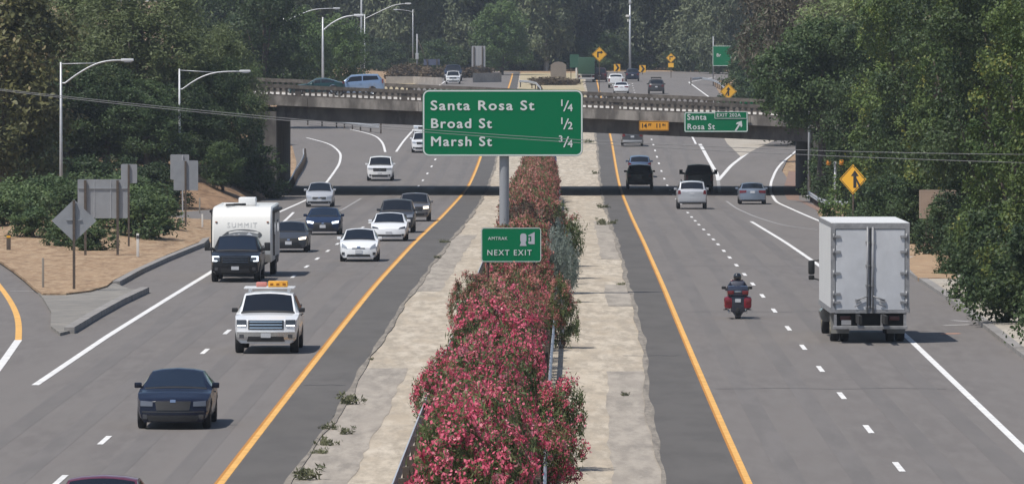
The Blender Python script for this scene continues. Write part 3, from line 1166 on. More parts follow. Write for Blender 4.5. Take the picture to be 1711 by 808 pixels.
sedan_like('bronze grey crossover at the back of the group by the yellow line', 'SUV', 692, 369.5, 'L', P_tan, spec=SUV, name='suv_car', kw=dict(H=1.66, W=1.88, cowl_z=1.08, hood_f=.9), fr=dict(FR_V, lamp_mat=(M_lens, M_warm), lamp=[(.55, .74), (.86, .76), (.86, .90), (.54, .88)], grille=(.48, .52, .62, .86)), rr_=RR_V)
sedan_like('big white SUV driving alone beyond the overpass shadow', 'SUV', 635, 302, 'L', P_wht, spec=SUV, name='suv_car', kw=dict(L=5.2, W=2.03, H=1.88, wb=3.05, hood_f=1.05, cowl_z=1.22, deck=5.1, rr=4.6), fr=dict(FR_V, lamp=[(.55, .88), (.9, .9), (.9, 1.04), (.54, 1.02)], grille=(.5, .54, .76, 1.02)), rr_=RR_V)
sedan_like('white SUV half behind the big green sign, the lower of two', 'SUV', 706, 255, 'L', P_wht, spec=SUV, name='suv_car', fr=FR_V, rr_=RR_V)
sedan_like('white car half behind the big green sign, the upper of two', 'SUV', 708, 228.5, 'L', P_wht, spec=SUV, name='suv_car', kw=dict(H=1.68), fr=FR_V, rr_=RR_V)
sedan_like('white SUV coming round the far bend above the green sign', 'SUV', 757, 140.5, 'L', P_wht, spec=SUV, name='suv_car', kw=dict(W=2.0, H=1.8), fr=FR_V, rr_=RR_V)
sedan_like('small white car at the far left on the distant ramp, beside the trees', 'car', 636, 117.5, 'L', P_wht, fr=FR_S, rr_=RR_S, turn=R(-20))

# right-hand roadway
r_, c_ = sedan_like('silver off-road SUV with dark rear window, just this side of the overpass shadow', 'SUV', 1156, 349, 'R', P_slv, spec=SUV, name='suv_car', kw=dict(L=4.8, W=1.93, H=1.82, r=.40, clear=.3, cowl_z=1.2, deck_z=1.24, tail_z=1.2, hood_f=1.05, bumper=.68), fr=FR_V,
                    rr_=dict(lamp=[(.70, .98), (.90, .96), (.88, 1.22), (.74, 1.2)], plate=1.0, bumper=(.82, .52, .72, P_slv)), win=(.08, .9))
m = MB()
for sg in (-1, 1):
    m.tube([(sg * .66, -.9, 1.86), (sg * .66, 1.6, 1.84)], .025, 6)
    for yy in (-.8, .4, 1.5):
        m.tube([(sg * .66, yy, 1.78), (sg * .66, yy, 1.85)], .02, 6)
m.build('roof_rack', M_black, r_)
sedan_like('silver blue sedan in the exit lane on the right', 'car', 1257, 341, 'R', paint_mat('silver blue', (.24, .28, .34), .5), fr=FR_S, rr_=RR_S)
r_, c_ = sedan_like('black SUV in the shaded strip under the overpass beside the yellow line', 'SUV', 1069, 316, 'R', P_blk, spec=SUV, name='suv_car', kw=dict(W=2.0, H=1.86, r=.40, clear=.3, hood_f=1.1, cowl_z=1.24, deck_z=1.26, tail_z=1.2, bumper=.7, roofw=.68), fr=FR_V, rr_=dict(RR_V, bumper=(.9, .48, .60, M_rimdk)), mirror_mat=M_black)
sedan_like('blue grey SUV just ahead of the black SUV by the yellow line', 'SUV', 1068.5, 296, 'R', P_blue, spec=SUV, name='suv_car', kw=dict(W=1.85, H=1.72), fr=FR_V, rr_=RR_V)
sedan_like('grey minivan below the clearance sign, beyond the overpass', 'minivan', 1056.5, 244.5, 'R', P_gry, spec=SUV, name='minivan', kw=dict(L=5.1, W=1.98, H=1.74, rr=4.5, deck=5.0, wb=3.0, cowl=1.15, rf=1.95), fr=FR_V, rr_=dict(RR_V, bumper=(.85, .45, .6, P_slv)))
sedan_like('white sedan seen just over the bridge railing, lower of the two white vehicles', 'car', 1038, 156, 'R', P_wht, fr=FR_S, rr_=RR_S, kw=dict(W=1.95))
sedan_like('maroon SUV on the far bend under the turn arrow sign', 'SUV', 1002, 137, 'R', paint_mat('dull maroon', (.05, .022, .03), .3), spec=SUV, name='suv_car', kw=dict(W=2.1, H=2.0), fr=FR_V, rr_=RR_V)
sedan_like('dark blue SUV on the far bend below the camera mast', 'SUV', 1056.5, 136, 'R', paint_mat('dark blue', (.015, .02, .04), .3), spec=SUV, name='suv_car', kw=dict(W=1.98, H=1.8), fr=FR_V, rr_=RR_V)
r_, c_ = sedan_like('dark grey off-road car with roof rack, rightmost on the far rise', 'SUV', 1096.5, 157, 'R', paint_mat('charcoal', (.05, .05, .055), .3), spec=SUV, name='suv_car', kw=dict(L=4.4, W=2.05, H=1.86, rr=4.0, deck=4.3, r=.42, clear=.32), fr=FR_V, rr_=RR_V, mirror_mat=M_black)
m = MB()
m.box((0, .2, 1.98), (1.3, 2.0, .05))
for sx in (-.6, .6):
    for yy in (-.6, .2, 1.0):
        m.box((sx, yy, 1.9), (.05, .05, .14))
for k in range(5):
    m.box((0, -.7 + k * .45, 2.04), (1.3, .04, .06))
m.build('roof_rack', M_black, r_)


# on the bridge deck, side on (the deck itself is built with the overpass)
BR_Y0, BR_Y1 = 506.0, 538.0


def deck_z(x):
    return -1.36 + 6.12 - .042 * (x - 5)


for (px, y, mat, lab, nm, sp, kw) in (
        (596, 531, P_lblue, 'pale blue minivan crossing the overpass', 'minivan', SUV, dict(L=4.2, W=1.75, H=1.62, wb=2.5, cowl=1.0, rf=1.75, rr=3.75, deck=4.1, foh=.8, r=.32, cowl_z=1.05, hood_f=.86)),
        (530, 528, P_teal, 'dark teal low car ahead of the pale blue minivan on the overpass', 'sedan_car', SEDAN, dict(L=4.2, H=1.25, wb=2.5, rf=2.1, rr=2.9, deck=3.8, cowl=1.4, foh=.8, hood_f=.66, cowl_z=.86, deck_z=.9, tail_z=.86))):
    root = thing(nm, lab, 'minivan' if nm == 'minivan' else 'car')
    c = Car(**{**sp, **kw})
    car_common(c, root, mat)
    front(c, root, **(FR_V if sp is SUV else FR_S))
    rear(c, root, **(RR_V if sp is SUV else RR_S))
    x = (px - CX) * y / F
    root.location = (x, y, deck_z(x) + .02)
    root.rotation_euler = (math.atan(.042), 0, R(-90))
# ------------------------------------------------------------------ pickups
PICK = dict(L=5.85, W=2.03, H=1.90, wb=3.65, r=.42, clear=.32, hood_f=1.10, cowl_z=1.26, deck_z=1.3, tail_z=1.3, foh=.98, cowl=1.55, rf=2.25, rr=4.0, deck=4.22, roofw=.64, bed=1.32, bumper=.70, nose_curve=.16, lean=.08, tlean=.02, tail_curve=.06, belt=1.24)


def pickup(label, px, py, side, mat, kw=None, lamp_mat=None, grille_mat=None, chrome=None, name='pickup_truck', towmir=False, mirror_mat=None, **cc):
    root = thing(name, label, 'pickup truck')
    c = Car(**{**PICK, **(kw or {})})
    car_common(c, root, mat, mirror_mat=mirror_mat, tw=.26, **cc)
    # bed cavity and tailgate
    m = MB()
    y0, y1 = c.y0 + c.deck + .06, c.y1 - .10
    m.box((0, (y0 + y1) / 2, c.bed + .004), (c.W * .80, y1 - y0, .012))
    m.build('bed_liner', M_black, root)
    m = MB()
    for sg in (-1, 1):
        m.box((sg * c.W * .445, (y0 + y1) / 2, c.bed + .02), (.06, y1 - y0, .05))
    m.build('bed_rail', M_black, root)
    q = dict(lamp=[(.62, .86), (.93, .87), (.93, 1.08), (.62, 1.08)], lamp_mat=lamp_mat)
    front(c, root, plate=False, **q)
    c.end_patch('grille', [(-.56, .78), (.56, .78), (.56, 1.07), (-.56, 1.07)], M_black, root, nx=8, out=.014)
    for z in (.83, .925, 1.02):
        c.end_patch('grille_bar', [(-.52, z - .022), (.52, z - .022), (.52, z + .022), (-.52, z + .022)], grille_mat or M_chrome, root, nx=8, nz=1, out=.03, depth=.01)
    c.end_patch('front_bumper', [(-.93, .46), (.93, .46), (.93, .70), (-.93, .70)], chrome or M_chrome, root, nx=10, out=.05)
    c.end_patch('lower_intake', [(-.60, .40), (.60, .40), (.56, .56), (-.56, .56)], M_black, root, nx=8, out=.056)
    for sg in (-1, 1):
        c.end_patch('fog_lamp', [(sg * .70, .50), (sg * .84, .50), (sg * .84, .62), (sg * .70, .62)], M_lensdk, root, nx=2, nz=2, out=.06)
    c.end_patch('license_plate', [(-.155, .52), (.155, .52), (.155, .66), (-.155, .66)], M_plate, root, nx=2, nz=1, out=.075)
    rear(c, root, lamp=[(.80, .82), (.97, .82), (.97, 1.24), (.80, 1.24)], plate=.62)
    c.end_patch('rear_bumper', [(-.93, .50), (.93, .50), (.93, .70), (-.93, .70)], chrome or M_chrome, root, True, nx=8, out=.08)
    c.end_patch('tailgate', [(-.77, .80), (.77, .80), (.77, 1.27), (-.77, 1.27)], mat, root, True, nx=8, out=.012)
    if towmir:
        for sg in (-1, 1):
            mirror(c, root, sg, M_black, c.y0 + c.cowl + .45, 1.42, w=.24, h=.34, arm=.16)
    place(root, c, px, py, side)
    return root, c


# white pickup with amber work beacon and crate on the roof
white_pickup, c_ = pickup('white pickup truck with light bar and orange box on its roof', 446, 589, 'L', P_wht, lamp_mat=M_lensdk, mirror_mat=M_black)
c_.end_patch('daytime_lamp', [(.64, .875), (.91, .875), (.91, .915), (.64, .915)], M_lit, white_pickup, nx=3, nz=1, out=.03)
c_.end_patch('daytime_lamp', [(-.64, .875), (-.91, .875), (-.91, .915), (-.64, .915)], M_lit, white_pickup, nx=3, nz=1, out=.03)
m = MB()
for yy in (-.30, .55):
    m.bevbox((0, yy, 2.00), (1.62, .22, .05), .015)
    for sg in (-1, 1):
        m.box((sg * .62, yy, 1.93), (.08, .1, .12))
m.build('roof_rack', plain('white rack metal', (.7, .71, .72), .4), white_pickup, sharp=40)
m = MB()
m.bevbox((.28, -.2, 2.125), (.62, .42, .19), .02)
bx = m.build('beacon_box', plain('amber plastic', (.85, .40, .05), .35, vary=.25, scale=9.), white_pickup, sharp=40)
m = MB()
for k in range(3):
    m.box((.08 + .2 * k, -.412, 2.12), (.10, .012, .07))
m.build('beacon_lens', plain('dark amber lens', (.30, .10, .012), .3), bx)
m = MB()
m.bevbox((-.25, -.2, 2.11), (.34, .36, .15), .04)
m.build('beacon_dome', plain('salmon plastic', (.62, .24, .20), .4), white_pickup, sharp=40)

# black pickup towing the camper
black_pickup, bc = pickup('black pickup truck with lit C-shaped headlamps towing the white camper', 394.5, 470.5, 'L', P_blk, lamp_mat=M_lensdk, grille_mat=plain('dark chrome', (.10, .10, .11), .25, 1.), chrome=P_blk, towmir=True, mirror_mat=M_black, glass=M_glassb)
for sg in (-1, 1):
    for q in ([(.66, 1.03), (.94, 1.03), (.94, 1.075), (.66, 1.075)], [(.885, .86), (.94, .86), (.94, 1.03), (.885, 1.03)], [(.74, .86), (.885, .86), (.885, .90), (.74, .90)]):
        bc.end_patch('lit_lamp_strip', [(sg * x, z) for x, z in q], M_lit, black_pickup, nx=3, nz=2, out=.03)

# big black pickup with towing mirrors going away
pickup('large black pickup truck with wide towing mirrors, partly behind the silver SUV', 1168, 321, 'R', P_blk, kw=dict(W=2.08, H=2.02, clear=.4, r=.44), chrome=P_blk, towmir=True, mirror_mat=M_black)
pickup('white pickup truck on the far rise, just beyond the white sedan', 1029, 147, 'R', P_wht)
pickup('dark blue pickup truck close behind the far white SUV above the green sign', 757, 135.5, 'L', paint_mat('deep blue', (.02, .03, .06), .3), kw=dict(W=2.5, H=2.3, cowl_z=1.5, hood_f=1.3, bed=1.5, belt=1.48))

# ------------------------------------------------------------------ camper trailer
M_camp = plain('camper shell white', (.74, .73, .69), .35, coat=.2)
M_camps = plain('camper side panel', (.48, .47, .45), .45)
M_grphd = plain('charcoal decal', (.10, .105, .11), .5)
M_grphw = plain('pearl decal', (.72, .74, .78), .4)
M_grphg = plain('pale grey decal', (.60, .60, .58), .5)
camper = thing('camper_trailer', 'white camper trailer with grey oval graphic towed by the black pickup', 'camper')
m = MB()
LC, WC = 7.2, 2.5
prof = [(-LC / 2 + .55, .62), (-LC / 2 + .08, .95), (-LC / 2, 1.25), (-LC / 2 + .02, 1.9), (-LC / 2 + .16, 2.5), (-LC / 2 + .42, 2.82), (-LC / 2 + .8, 2.95), (LC / 2 - .35, 2.98), (LC / 2 - .06, 2.86), (LC / 2, 2.6), (LC / 2, .9), (LC / 2 - .35, .62)]
k = len(prof)
vs = []
for xx, sh in ((-WC / 2, 0), (-WC / 2 + .0, 0), (WC / 2, 0), (WC / 2, 0)):
    pass
ring = [(-WC / 2, .06), (-WC / 2 + .06, 0), (WC / 2 - .06, 0), (WC / 2, .06)]
for xx, ins in ring:
    for (y, z) in prof:
        cy, cz = 0, 1.8
        vs.append((xx, y + (ins if y < 0 else -ins), z + (ins if z < cz else -ins)))
fs = [(a * k + i, a * k + (i + 1) % k, (a + 1) * k + (i + 1) % k, (a + 1) * k + i) for a in range(3) for i in range(k)]
m.add(vs, fs, 0, True)
m.add(vs[:k], [tuple(range(k))], 1)
m.add(vs[-k:], [tuple(range(k))], 1)
m.build('shell', [M_camp, M_camps], camper, sharp=35)


def camper_front(pts, name, mat, out):
    """polygon in (x, z) laid on the curved nose"""
    pz = [q[1] for q in prof[2:7]]
    py_ = [q[0] for q in prof[2:7]]
    mm = MB()
    mm.add([(x, float(np.interp(z, pz, py_)) - out, z) for x, z in pts], [tuple(range(len(pts)))])
    return mm.build(name, mat, camper)


ov = [(.05 + .80 * math.cos(t), 1.78 + .24 * math.sin(t)) for t in np.linspace(0, 2 * math.pi, 25)[:-1]]
camper_front(ov, 'oval_graphic', M_grphd, .006)
camper_front([(.05 + .66 * math.cos(t), 1.76 + .16 * math.sin(t)) for t in np.linspace(0, 2 * math.pi, 25)[:-1]], 'oval_graphic', plain('grey decal', (.25, .26, .27), .5), .009)
camper_front([(-.42, 1.68), (-.02, 1.68), (-.02, 1.76), (-.12, 1.84), (-.22, 1.78), (-.34, 1.82)], 'oval_graphic', M_grphw, .012)
camper_front([(.16, 1.68), (.58, 1.68), (.44, 1.78), (.3, 1.88), (.2, 1.80)], 'oval_graphic', M_grphw, .012)
camper_front([(-.90, 1.70), (-.62, 1.92), (-.3, 2.0), (-.6, 1.88), (-.74, 1.72)], 'swoosh_graphic', M_grphd, .007)
t_ = text_mesh('lettering', 'SUMMIT', .30, M_grphg, camper, (0, -LC / 2 + .075, 2.19), rot=(R(77), 0, 0), spacing=1.25, align='CENTER', thick=.002)
m = MB()
for sg in (-1, 1):
    m.bevbox((sg * 1.08, -LC / 2 + .10, 2.32), (.09, .05, .06), .015)
m.build('marker_lamp', plain('small amber lamp', (.35, .16, .1), .4), camper, sharp=40)
m = MB()
m.bevbox((.12, -1.2, 3.14), (.72, 1.0, .34), .06)
m.build('air_conditioner', plain('white plastic', (.76, .76, .75), .5), camper, sharp=40)
m = MB()
m.bevbox((-.62, -2.2, 3.02), (.42, .5, .14), .03)
m.build('roof_vent', plain('white plastic', (.76, .76, .75), .5), camper, sharp=40)
m = MB()
m.tube([(-.7, -2.9, 3.02), (.1, -2.5, 3.04)], .05, 6)
m.build('roof_ladder', M_black, camper)
for sg in (-1, 1):
    m = MB()
    m.tube([(sg * (WC / 2 + .09), -LC / 2 + .75, 2.75), (sg * (WC / 2 + .09), LC / 2 - .8, 2.75)], .07, 8)
    m.tube([(sg * (WC / 2 + .06), -LC / 2 + .8, .9), (sg * (WC / 2 + .06), -LC / 2 + .8, 2.8)], .035, 6)
    m.build('awning', M_black, camper)
    for yy in (.35, 1.25):
        wheel(camper, sg * (WC / 2 - .14), yy, .36, .22, M_rim, sg)
    m = MB()
    m.box((sg * (WC / 2 + .008), -1.4, 2.0), (.02, 1.2, .6))
    m.box((sg * (WC / 2 + .008), 1.6, 2.05), (.02, .9, .5))
    m.build('side_window', M_glass, camper)
    m = MB()
    m.box((sg * (WC / 2 - .02), .8, .66), (.1, 2.2, .3))
    m.build('wheel_arch', M_black, camper)
m = MB()
m.tube([(-.5, -LC / 2 + .6, .58), (0, -LC / 2 - 1.3, .5)], .05, 6)
m.tube([(.5, -LC / 2 + .6, .58), (0, -LC / 2 - 1.3, .5)], .05, 6)
m.box((0, 0, .52), (1.7, LC * .88, .14))
m.build('drawbar', M_black, camper)
m = MB()
m.bevbox((0, -LC / 2 - .35, .85), (.6, .36, .5), .06)
m.build('gas_bottle_cover', M_black, camper, sharp=40)
m = MB()
for sg in (-1, 1):
    m.box((sg * 1.0, LC / 2 + .01, .85), (.3, .03, .14))
m.build('taillight', M_red, camper)
pk = black_pickup.location
a_ = heading(pk.y + 8, 'L')
d_ = Vector((-math.sin(a_), math.cos(a_)))
camper.location = (pk.x + d_.x * 8.0 - .04, pk.y + 8.0, rz(pk.y + 8.0))
camper.rotation_euler.z = a_ + R(-.35)

# ------------------------------------------------------------------ box truck
truck = thing('box_truck', 'white box truck with double rear doors, biggest vehicle on the right-hand roadway', 'truck')
M_box = plain('box panel white', (.50, .515, .54), .5, vary=.06, scale=1.2)
M_boxs = plain('box side panel', (.64, .64, .63), .5, vary=.05, scale=.8)
M_frame = plain('grimy steel frame', (.27, .27, .275), .6, .3, vary=.25, scale=5.)
M_door = plain('shade greyed white door panel', (.50, .51, .53), .42, vary=.10, scale=1.6)  # white doors greyed, shade of the rear face put into the colour
LB, WB, Z0, Z1 = 7.4, 2.58, 1.0, 3.93
# local frame: rear towards -y here, front +y (drives away)
m = MB()
m.box((0, LB / 2, (Z0 + Z1) / 2), (WB, LB, Z1 - Z0), 0)
m.build('cargo_box', M_boxs, truck)
m = MB()
m.box((0, LB / 2, Z1 + .012), (WB - .04, LB - .04, .02))
m.build('box_roof', plain('box roof', (.62, .62, .61), .6, vary=.1, scale=1.), truck)
m = MB()
for sg in (-1, 1):
    m.box((sg * (WB / 2 - .07), -.035, (Z0 + Z1) / 2), (.14, .07, Z1 - Z0))
    m.box((sg * (WB / 2 + .006), LB / 2, Z1 - .05), (.02, LB, .12))
    m.box((sg * (WB / 2 + .006), LB / 2, Z0 + .08), (.02, LB, .18))
m.box((0, -.035, Z1 - .09), (WB - .28, .07, .18))
m.box((0, -.035, Z0 + .04), (WB - .28, .07, .10))
m.build('rear_frame', M_frame, truck)
for sg in (-1, 1):
    m = MB()
    cx, ww, zz0, zz1 = sg * .575, 1.10, Z0 + .10, Z1 - .20
    gx, gz_ = 10, 18
    vs = []
    for j in range(gz_ + 1):
        for i in range(gx + 1):
            u, w_ = i / gx, j / gz_
            bul = .018 * math.sin(u * math.pi) * math.sin(w_ * math.pi) + .010 * math.sin(u * 7 + sg + w_ * 9) * math.sin(u * math.pi) * math.sin(w_ * math.pi)
            vs.append((cx + (u - .5) * ww, -.05 - bul, lerp(zz0, zz1, w_)))
    m.add(vs, [(j * (gx + 1) + i, j * (gx + 1) + i + 1, (j + 1) * (gx + 1) + i + 1, (j + 1) * (gx + 1) + i) for j in range(gz_) for i in range(gx)], 0, True)
    d = m.build('rear_door', M_door, truck)
    m = MB()
    x = sg * .09
    m.tube([(x, -.10, Z0 + .02), (x, -.10, Z1 - .12)], .03, 8)
    for z in (1.2, 1.9, 2.55, 3.3):
        m.box((x, -.085, z), (.13, .06, .07))
    m.build('lock_rod', M_frame, d)
    m = MB()
    m.tube([(x, -.12, 1.55), (x + sg * .36, -.12, 1.42)], .022, 6)
    m.box((x + sg * .32, -.10, 1.40), (.16, .05, .10))
    m.tube([(x + sg * .2, -.11, 1.32), (x + sg * .42, -.11, 1.2)], .015, 6)
    m.build('door_handle', M_frame, d)
    for z in (1.35, 1.62, 2.3, 3.0, 3.5):
        m = MB()
        m.box((sg * 1.09, -.085, z), (.22, .04, .07))
        m.tube([(sg * 1.19, -.085, z - .09), (sg * 1.19, -.085, z + .09)], .035, 6)
        m.build('door_hinge', M_frame, d)
m = MB()
m.box((0, -.058, (Z0 + Z1) / 2), (.05, .03, Z1 - Z0 - .3))
m.build('door_seal', M_black, truck)
m = MB()
for sg in (-1, 1):
    m.box((sg * .42, 3.3, .82), (.1, 10.2, .28))
m.box((0, .30, .78), (2.3, .12, .44))
m.box((0, 3.5, .8), (1.6, 6.5, .2))
m.build('chassis', M_under, truck)
m = MB()
m.bevbox((0, -.06, .52), (2.44, .14, .11), .02)
for sg in (-1, 1):
    m.box((sg * 1.14, -.02, .74), (.09, .1, .42))
    m.box((sg * .38, -.02, .74), (.07, .1, .42))
m.build('rear_bumper', M_frame, truck)
m = MB()
for sg in (-1, 1):
    m.bevbox((sg * .80, .18, .82), (.34, .1, .14), .02)
m.build('taillight', plain('dull red lamp', (.10, .02, .022), .3), truck, sharp=40)
m = MB()
m.box((-.78, -.03, .68), (.32, .02, .16))
m.build('license_plate', plain('dusty plate', (.28, .28, .29), .6), truck)
for sg in (-1, 1):
    wheel(truck, sg * 1.08, 1.75, .49, .28, plain('dusty rim', (.35, .31, .22), .6), sg)
    wheel(truck, sg * .75, 1.75, .49, .26, M_rimdk, sg)
    wheel(truck, sg * 1.04, 7.9, .49, .28, plain('dusty rim', (.35, .31, .22), .6), sg)
    m = MB()
    m.add([(sg * 1.22, 1.10, .28), (sg * .62, 1.10, .28), (sg * .62, 1.10, 1.0), (sg * 1.27, 1.10, 1.0), (sg * 1.22, 1.13, .28), (sg * .62, 1.13, .28), (sg * .62, 1.13, 1.0), (sg * 1.27, 1.13, 1.0)],
          [(0, 1, 2, 3), (7, 6, 5, 4), (0, 4, 5, 1), (1, 5, 6, 2), (2, 6, 7, 3), (3, 7, 4, 0)])
    m.build('mud_flap', plain('grey mud flap', (.24, .235, .22), .7), truck)
m = MB()
m.bevbox((0, 8.35, 1.75), (2.2, 1.55, 1.75), .14)
m.bevbox((0, 9.5, 1.25), (2.0, 1.2, .95), .12)
cab = m.build('cab', plain('green cab paint', (.02, .13, .09), .35, coat=.6), truck, sharp=40)
m = MB()
m.box((0, 9.14, 2.15), (1.9, .02, .7))
m.build('windscreen', M_glass, cab)
m = MB()
for sg in (-1, 1):
    m.box((sg * 1.105, 8.5, 2.15), (.02, .9, .6))
m.build('side_window', M_glass, cab)
for sg in (-1, 1):
    m = MB()
    m.bevbox((sg * 1.48, 8.75, 2.2), (.22, .12, .48), .06)
    m.bevbox((sg * 1.48, 8.75, 1.86), (.20, .12, .16), .04)
    m.tube([(sg * 1.1, 8.7, 2.45), (sg * 1.5, 8.75, 2.42)], .025, 6)
    m.tube([(sg * 1.1, 8.7, 1.75), (sg * 1.5, 8.75, 1.85)], .025, 6)
    m.build('wing_mirror', M_black, cab, sharp=40)
    m = MB()
    m.tube([(sg * 1.12, 5.6, .72), (sg * 1.12, 6.6, .72)], .24, 14)
    m.build('fuel_tank', M_chrome, truck, sharp=40)
m = MB()
m.tube([(-.95, 7.45, 1.0), (-.95, 7.45, 1.4)], .05, 8)
m.build('exhaust', M_chrome, truck)
q = P(1450, 569.5)
a_ = heading(q.y, 'R') + R(.85)
truck.rotation_euler.z = a_
truck.location = (q.x + math.sin(a_) * 1.75 - .02, q.y - 1.75, rz(q.y))

# ------------------------------------------------------------------ far green truck
gt = thing('box_truck', 'dark green box truck with pale bumper on the far bend beside the maroon SUV', 'truck')
m = MB()
m.bevbox((0, 3, 2.3), (2.3, 6, 2.3), .06)
m.build('cargo_box', plain('dull green panel', (.025, .075, .04), .6, vary=.15), gt, sharp=40)
m = MB()
m.box((0, -.05, 1.05), (2.2, .1, .06))
m.box((0, -.06, .55), (2.2, .12, .22))
m.build('rear_bumper', plain('pale bumper', (.42, .42, .42), .6), gt)
m = MB()
m.box((0, 3.6, .85), (1.3, 7.4, .4))
m.build('chassis', M_under, gt)
m = MB()
m.bevbox((0, 7.2, 1.7), (2.2, 1.9, 1.9), .15)
m.build('cab', P_wht, gt, sharp=40)
for sg in (-1, 1):
    for yy in (1.3, 7.4):
        wheel(gt, sg * 1.02, yy, .48, .28, M_rimdk, sg)
m = MB()
for sg in (-1, 1):
    m.box((sg * .95, -.07, .8), (.2, .03, .12))
m.build('taillight', M_red, gt)
q = P(980, 137.5)
gt.location = (q.x, q.y, q.z)
gt.rotation_euler.z = heading(q.y, 'R')

# ------------------------------------------------------------------ touring motorcycle and rider
P_red = paint_mat('motorcycle red', (.26, .012, .025), .3, .25)
bike = thing('motorcycle', 'dark red touring motorcycle with rear trunk and side cases', 'motorcycle')
for (yy, rr, ww) in ((.0, .32, .19), (1.68, .33, .13)):
    e = empty('wheel', (0, yy, rr), 0, bike)
    m = MB()
    m.lathe([(rr * .66, -ww / 2), (rr * .9, -ww / 2), (rr, -ww * .2), (rr, ww * .2), (rr * .9, ww / 2), (rr * .66, ww / 2)], 'x', n=22)
    m.build('tyre', M_tyre, e, sharp=40)
    m = MB()
    m.lathe([(rr * .68, -ww * .3), (.03, -ww * .2), (.03, ww * .2), (rr * .68, ww * .3)], 'x', n=22)
    m.build('rim', M_rim, e)
m = MB()
m.bevbox((0, .75, .48), (.42, .95, .46), .1)
m.tube([(0, 1.45, .95), (0, 1.68, .34)], .06, 8)
m.build('engine', M_black, bike, sharp=40)
m = MB()
m.bevbox((0, .12, .55), (.30, .75, .22), .08)
m.bevbox((0, -.22, .56), (.52, .16, .62), .08)
m.add([(-.26, -.28, .36), (.26, -.28, .36), (.08, -.24, .08), (-.08, -.24, .08), (-.26, -.18, .36), (.26, -.18, .36), (.08, -.14, .08), (-.08, -.14, .08)], [(0, 1, 2, 3), (7, 6, 5, 4), (0, 4, 5, 1), (1, 5, 6, 2), (2, 6, 7, 3), (3, 7, 4, 0)])
m.build('rear_fender', plain('dark fairing', (.03, .032, .045), .3, coat=.5), bike, sharp=40)
for sg in (-1, 1):
    m = MB()
    m.bevbox((sg * .34, -.02, .62), (.30, .62, .46), .11)
    s_ = m.build('side_case', P_red, bike, sharp=40)
    m = MB()
    m.bevbox((sg * .36, -.335, .66), (.17, .03, .16), .012)
    m.build('taillight', M_red, s_, sharp=40)
    m = MB()
    m.tube([(sg * .30, .9, .28), (sg * .30, -.42, .26)], .045, 8)
    m.build('exhaust', M_chrome, bike)
m = MB()
m.bevbox((0, -.12, 1.05), (.76, .46, .40), .11)
tr = m.build('trunk', plain('dark blue fairing', (.03, .035, .06), .25, coat=.6), bike, sharp=40)
for sg in (-1, 1):
    m = MB()
    m.bevbox((sg * .26, -.355, 1.0), (.22, .03, .14), .012)
    m.build('taillight', M_red, tr, sharp=40)
m = MB()
m.bevbox((0, -.358, 1.03), (.24, .02, .05), .008)
m.build('chrome_strip', M_chrome, tr, sharp=40)
m = MB()
m.box((0, -.315, .70), (.2, .02, .13))
m.build('license_plate', M_plate, bike)
m = MB()
m.bevbox((0, .45, .80), (.40, .75, .14), .06)
m.build('seat', M_black, bike, sharp=40)
m = MB()
m.bevbox((0, 1.15, .86), (.50, .55, .34), .12)
m.bevbox((0, 1.45, .98), (.72, .3, .4), .12)
m.build('fairing', P_red, bike, sharp=40)
m = MB()
m.add([(-.26, 1.42, 1.12), (.26, 1.42, 1.12), (.22, 1.20, 1.42), (-.22, 1.20, 1.42), (-.26, 1.435, 1.12), (.26, 1.435, 1.12), (.22, 1.215, 1.42), (-.22, 1.215, 1.42)], [(0, 1, 2, 3), (7, 6, 5, 4), (0, 4, 5, 1), (1, 5, 6, 2), (2, 6, 7, 3), (3, 7, 4, 0)])
m.build('windscreen', plain('smoked screen', (.06, .07, .08), .1), bike)
m = MB()
m.tube([(-.40, .98, 1.08), (-.2, 1.2, 1.08), (.2, 1.2, 1.08), (.40, .98, 1.08)], .02, 6)
m.build('handlebar', M_black, bike)
for sg in (-1, 1):
    m = MB()
    m.bevbox((sg * .47, 1.25, 1.12), (.16, .07, .11), .03)
    m.tube([(sg * .36, 1.3, 1.05), (sg * .42, 1.26, 1.1)], .02, 6)
    m.build('wing_mirror', M_black, bike, sharp=40)
    m = MB()
    m.box((sg * .40, .75, .32), (.2, .12, .03))
    m.build('foot_board', M_black, bike)
q = P(1233, 532.5)
bike.location = (q.x, q.y, q.z)
bike.rotation_euler.z = heading(q.y, 'R')

# the rider: one skinned body
joints = [(0, .42, .93), (0, .46, 1.10), (0, .52, 1.32), (0, .56, 1.43), (0, .57, 1.50),
          (-.21, .53, 1.38), (-.33, .68, 1.16), (-.37, .96, 1.10), (.21, .53, 1.38), (.33, .68, 1.16), (.37, .96, 1.10),
          (-.12, .45, .90), (-.28, .86, .78), (-.38, .78, .42), (-.39, .92, .36), (.12, .45, .90), (.28, .86, .78), (.38, .78, .42), (.39, .92, .36)]
edges = [(0, 1), (1, 2), (2, 3), (3, 4), (2, 5), (5, 6), (6, 7), (2, 8), (8, 9), (9, 10), (0, 11), (11, 12), (12, 13), (13, 14), (0, 15), (15, 16), (16, 17), (17, 18)]
rad = [.17, .165, .18, .075, .07, .085, .062, .04, .085, .062, .04, .12, .085, .06, .055, .12, .085, .06, .055]
me = bpy.data.meshes.new('person')
me.from_pydata(joints, edges, [])
rider = bpy.data.objects.new('person', me)
COL.objects.link(rider)
sk = rider.modifiers.new('skin', 'SKIN')
sv = me.skin_vertices[0].data
for i, r0 in enumerate(rad):
    sv[i].radius = (r0 * (1.12 if i < 3 else 1), r0)
sv[0].use_root = True
sb = rider.modifiers.new('sub', 'SUBSURF')
sb.levels = sb.render_levels = 2
M_suit = plain('dark blue riding jacket', (.02, .026, .05), .55, vary=.2, scale=6)
me.materials.append(M_suit)
dg = bpy.context.evaluated_depsgraph_get()
dg.update()
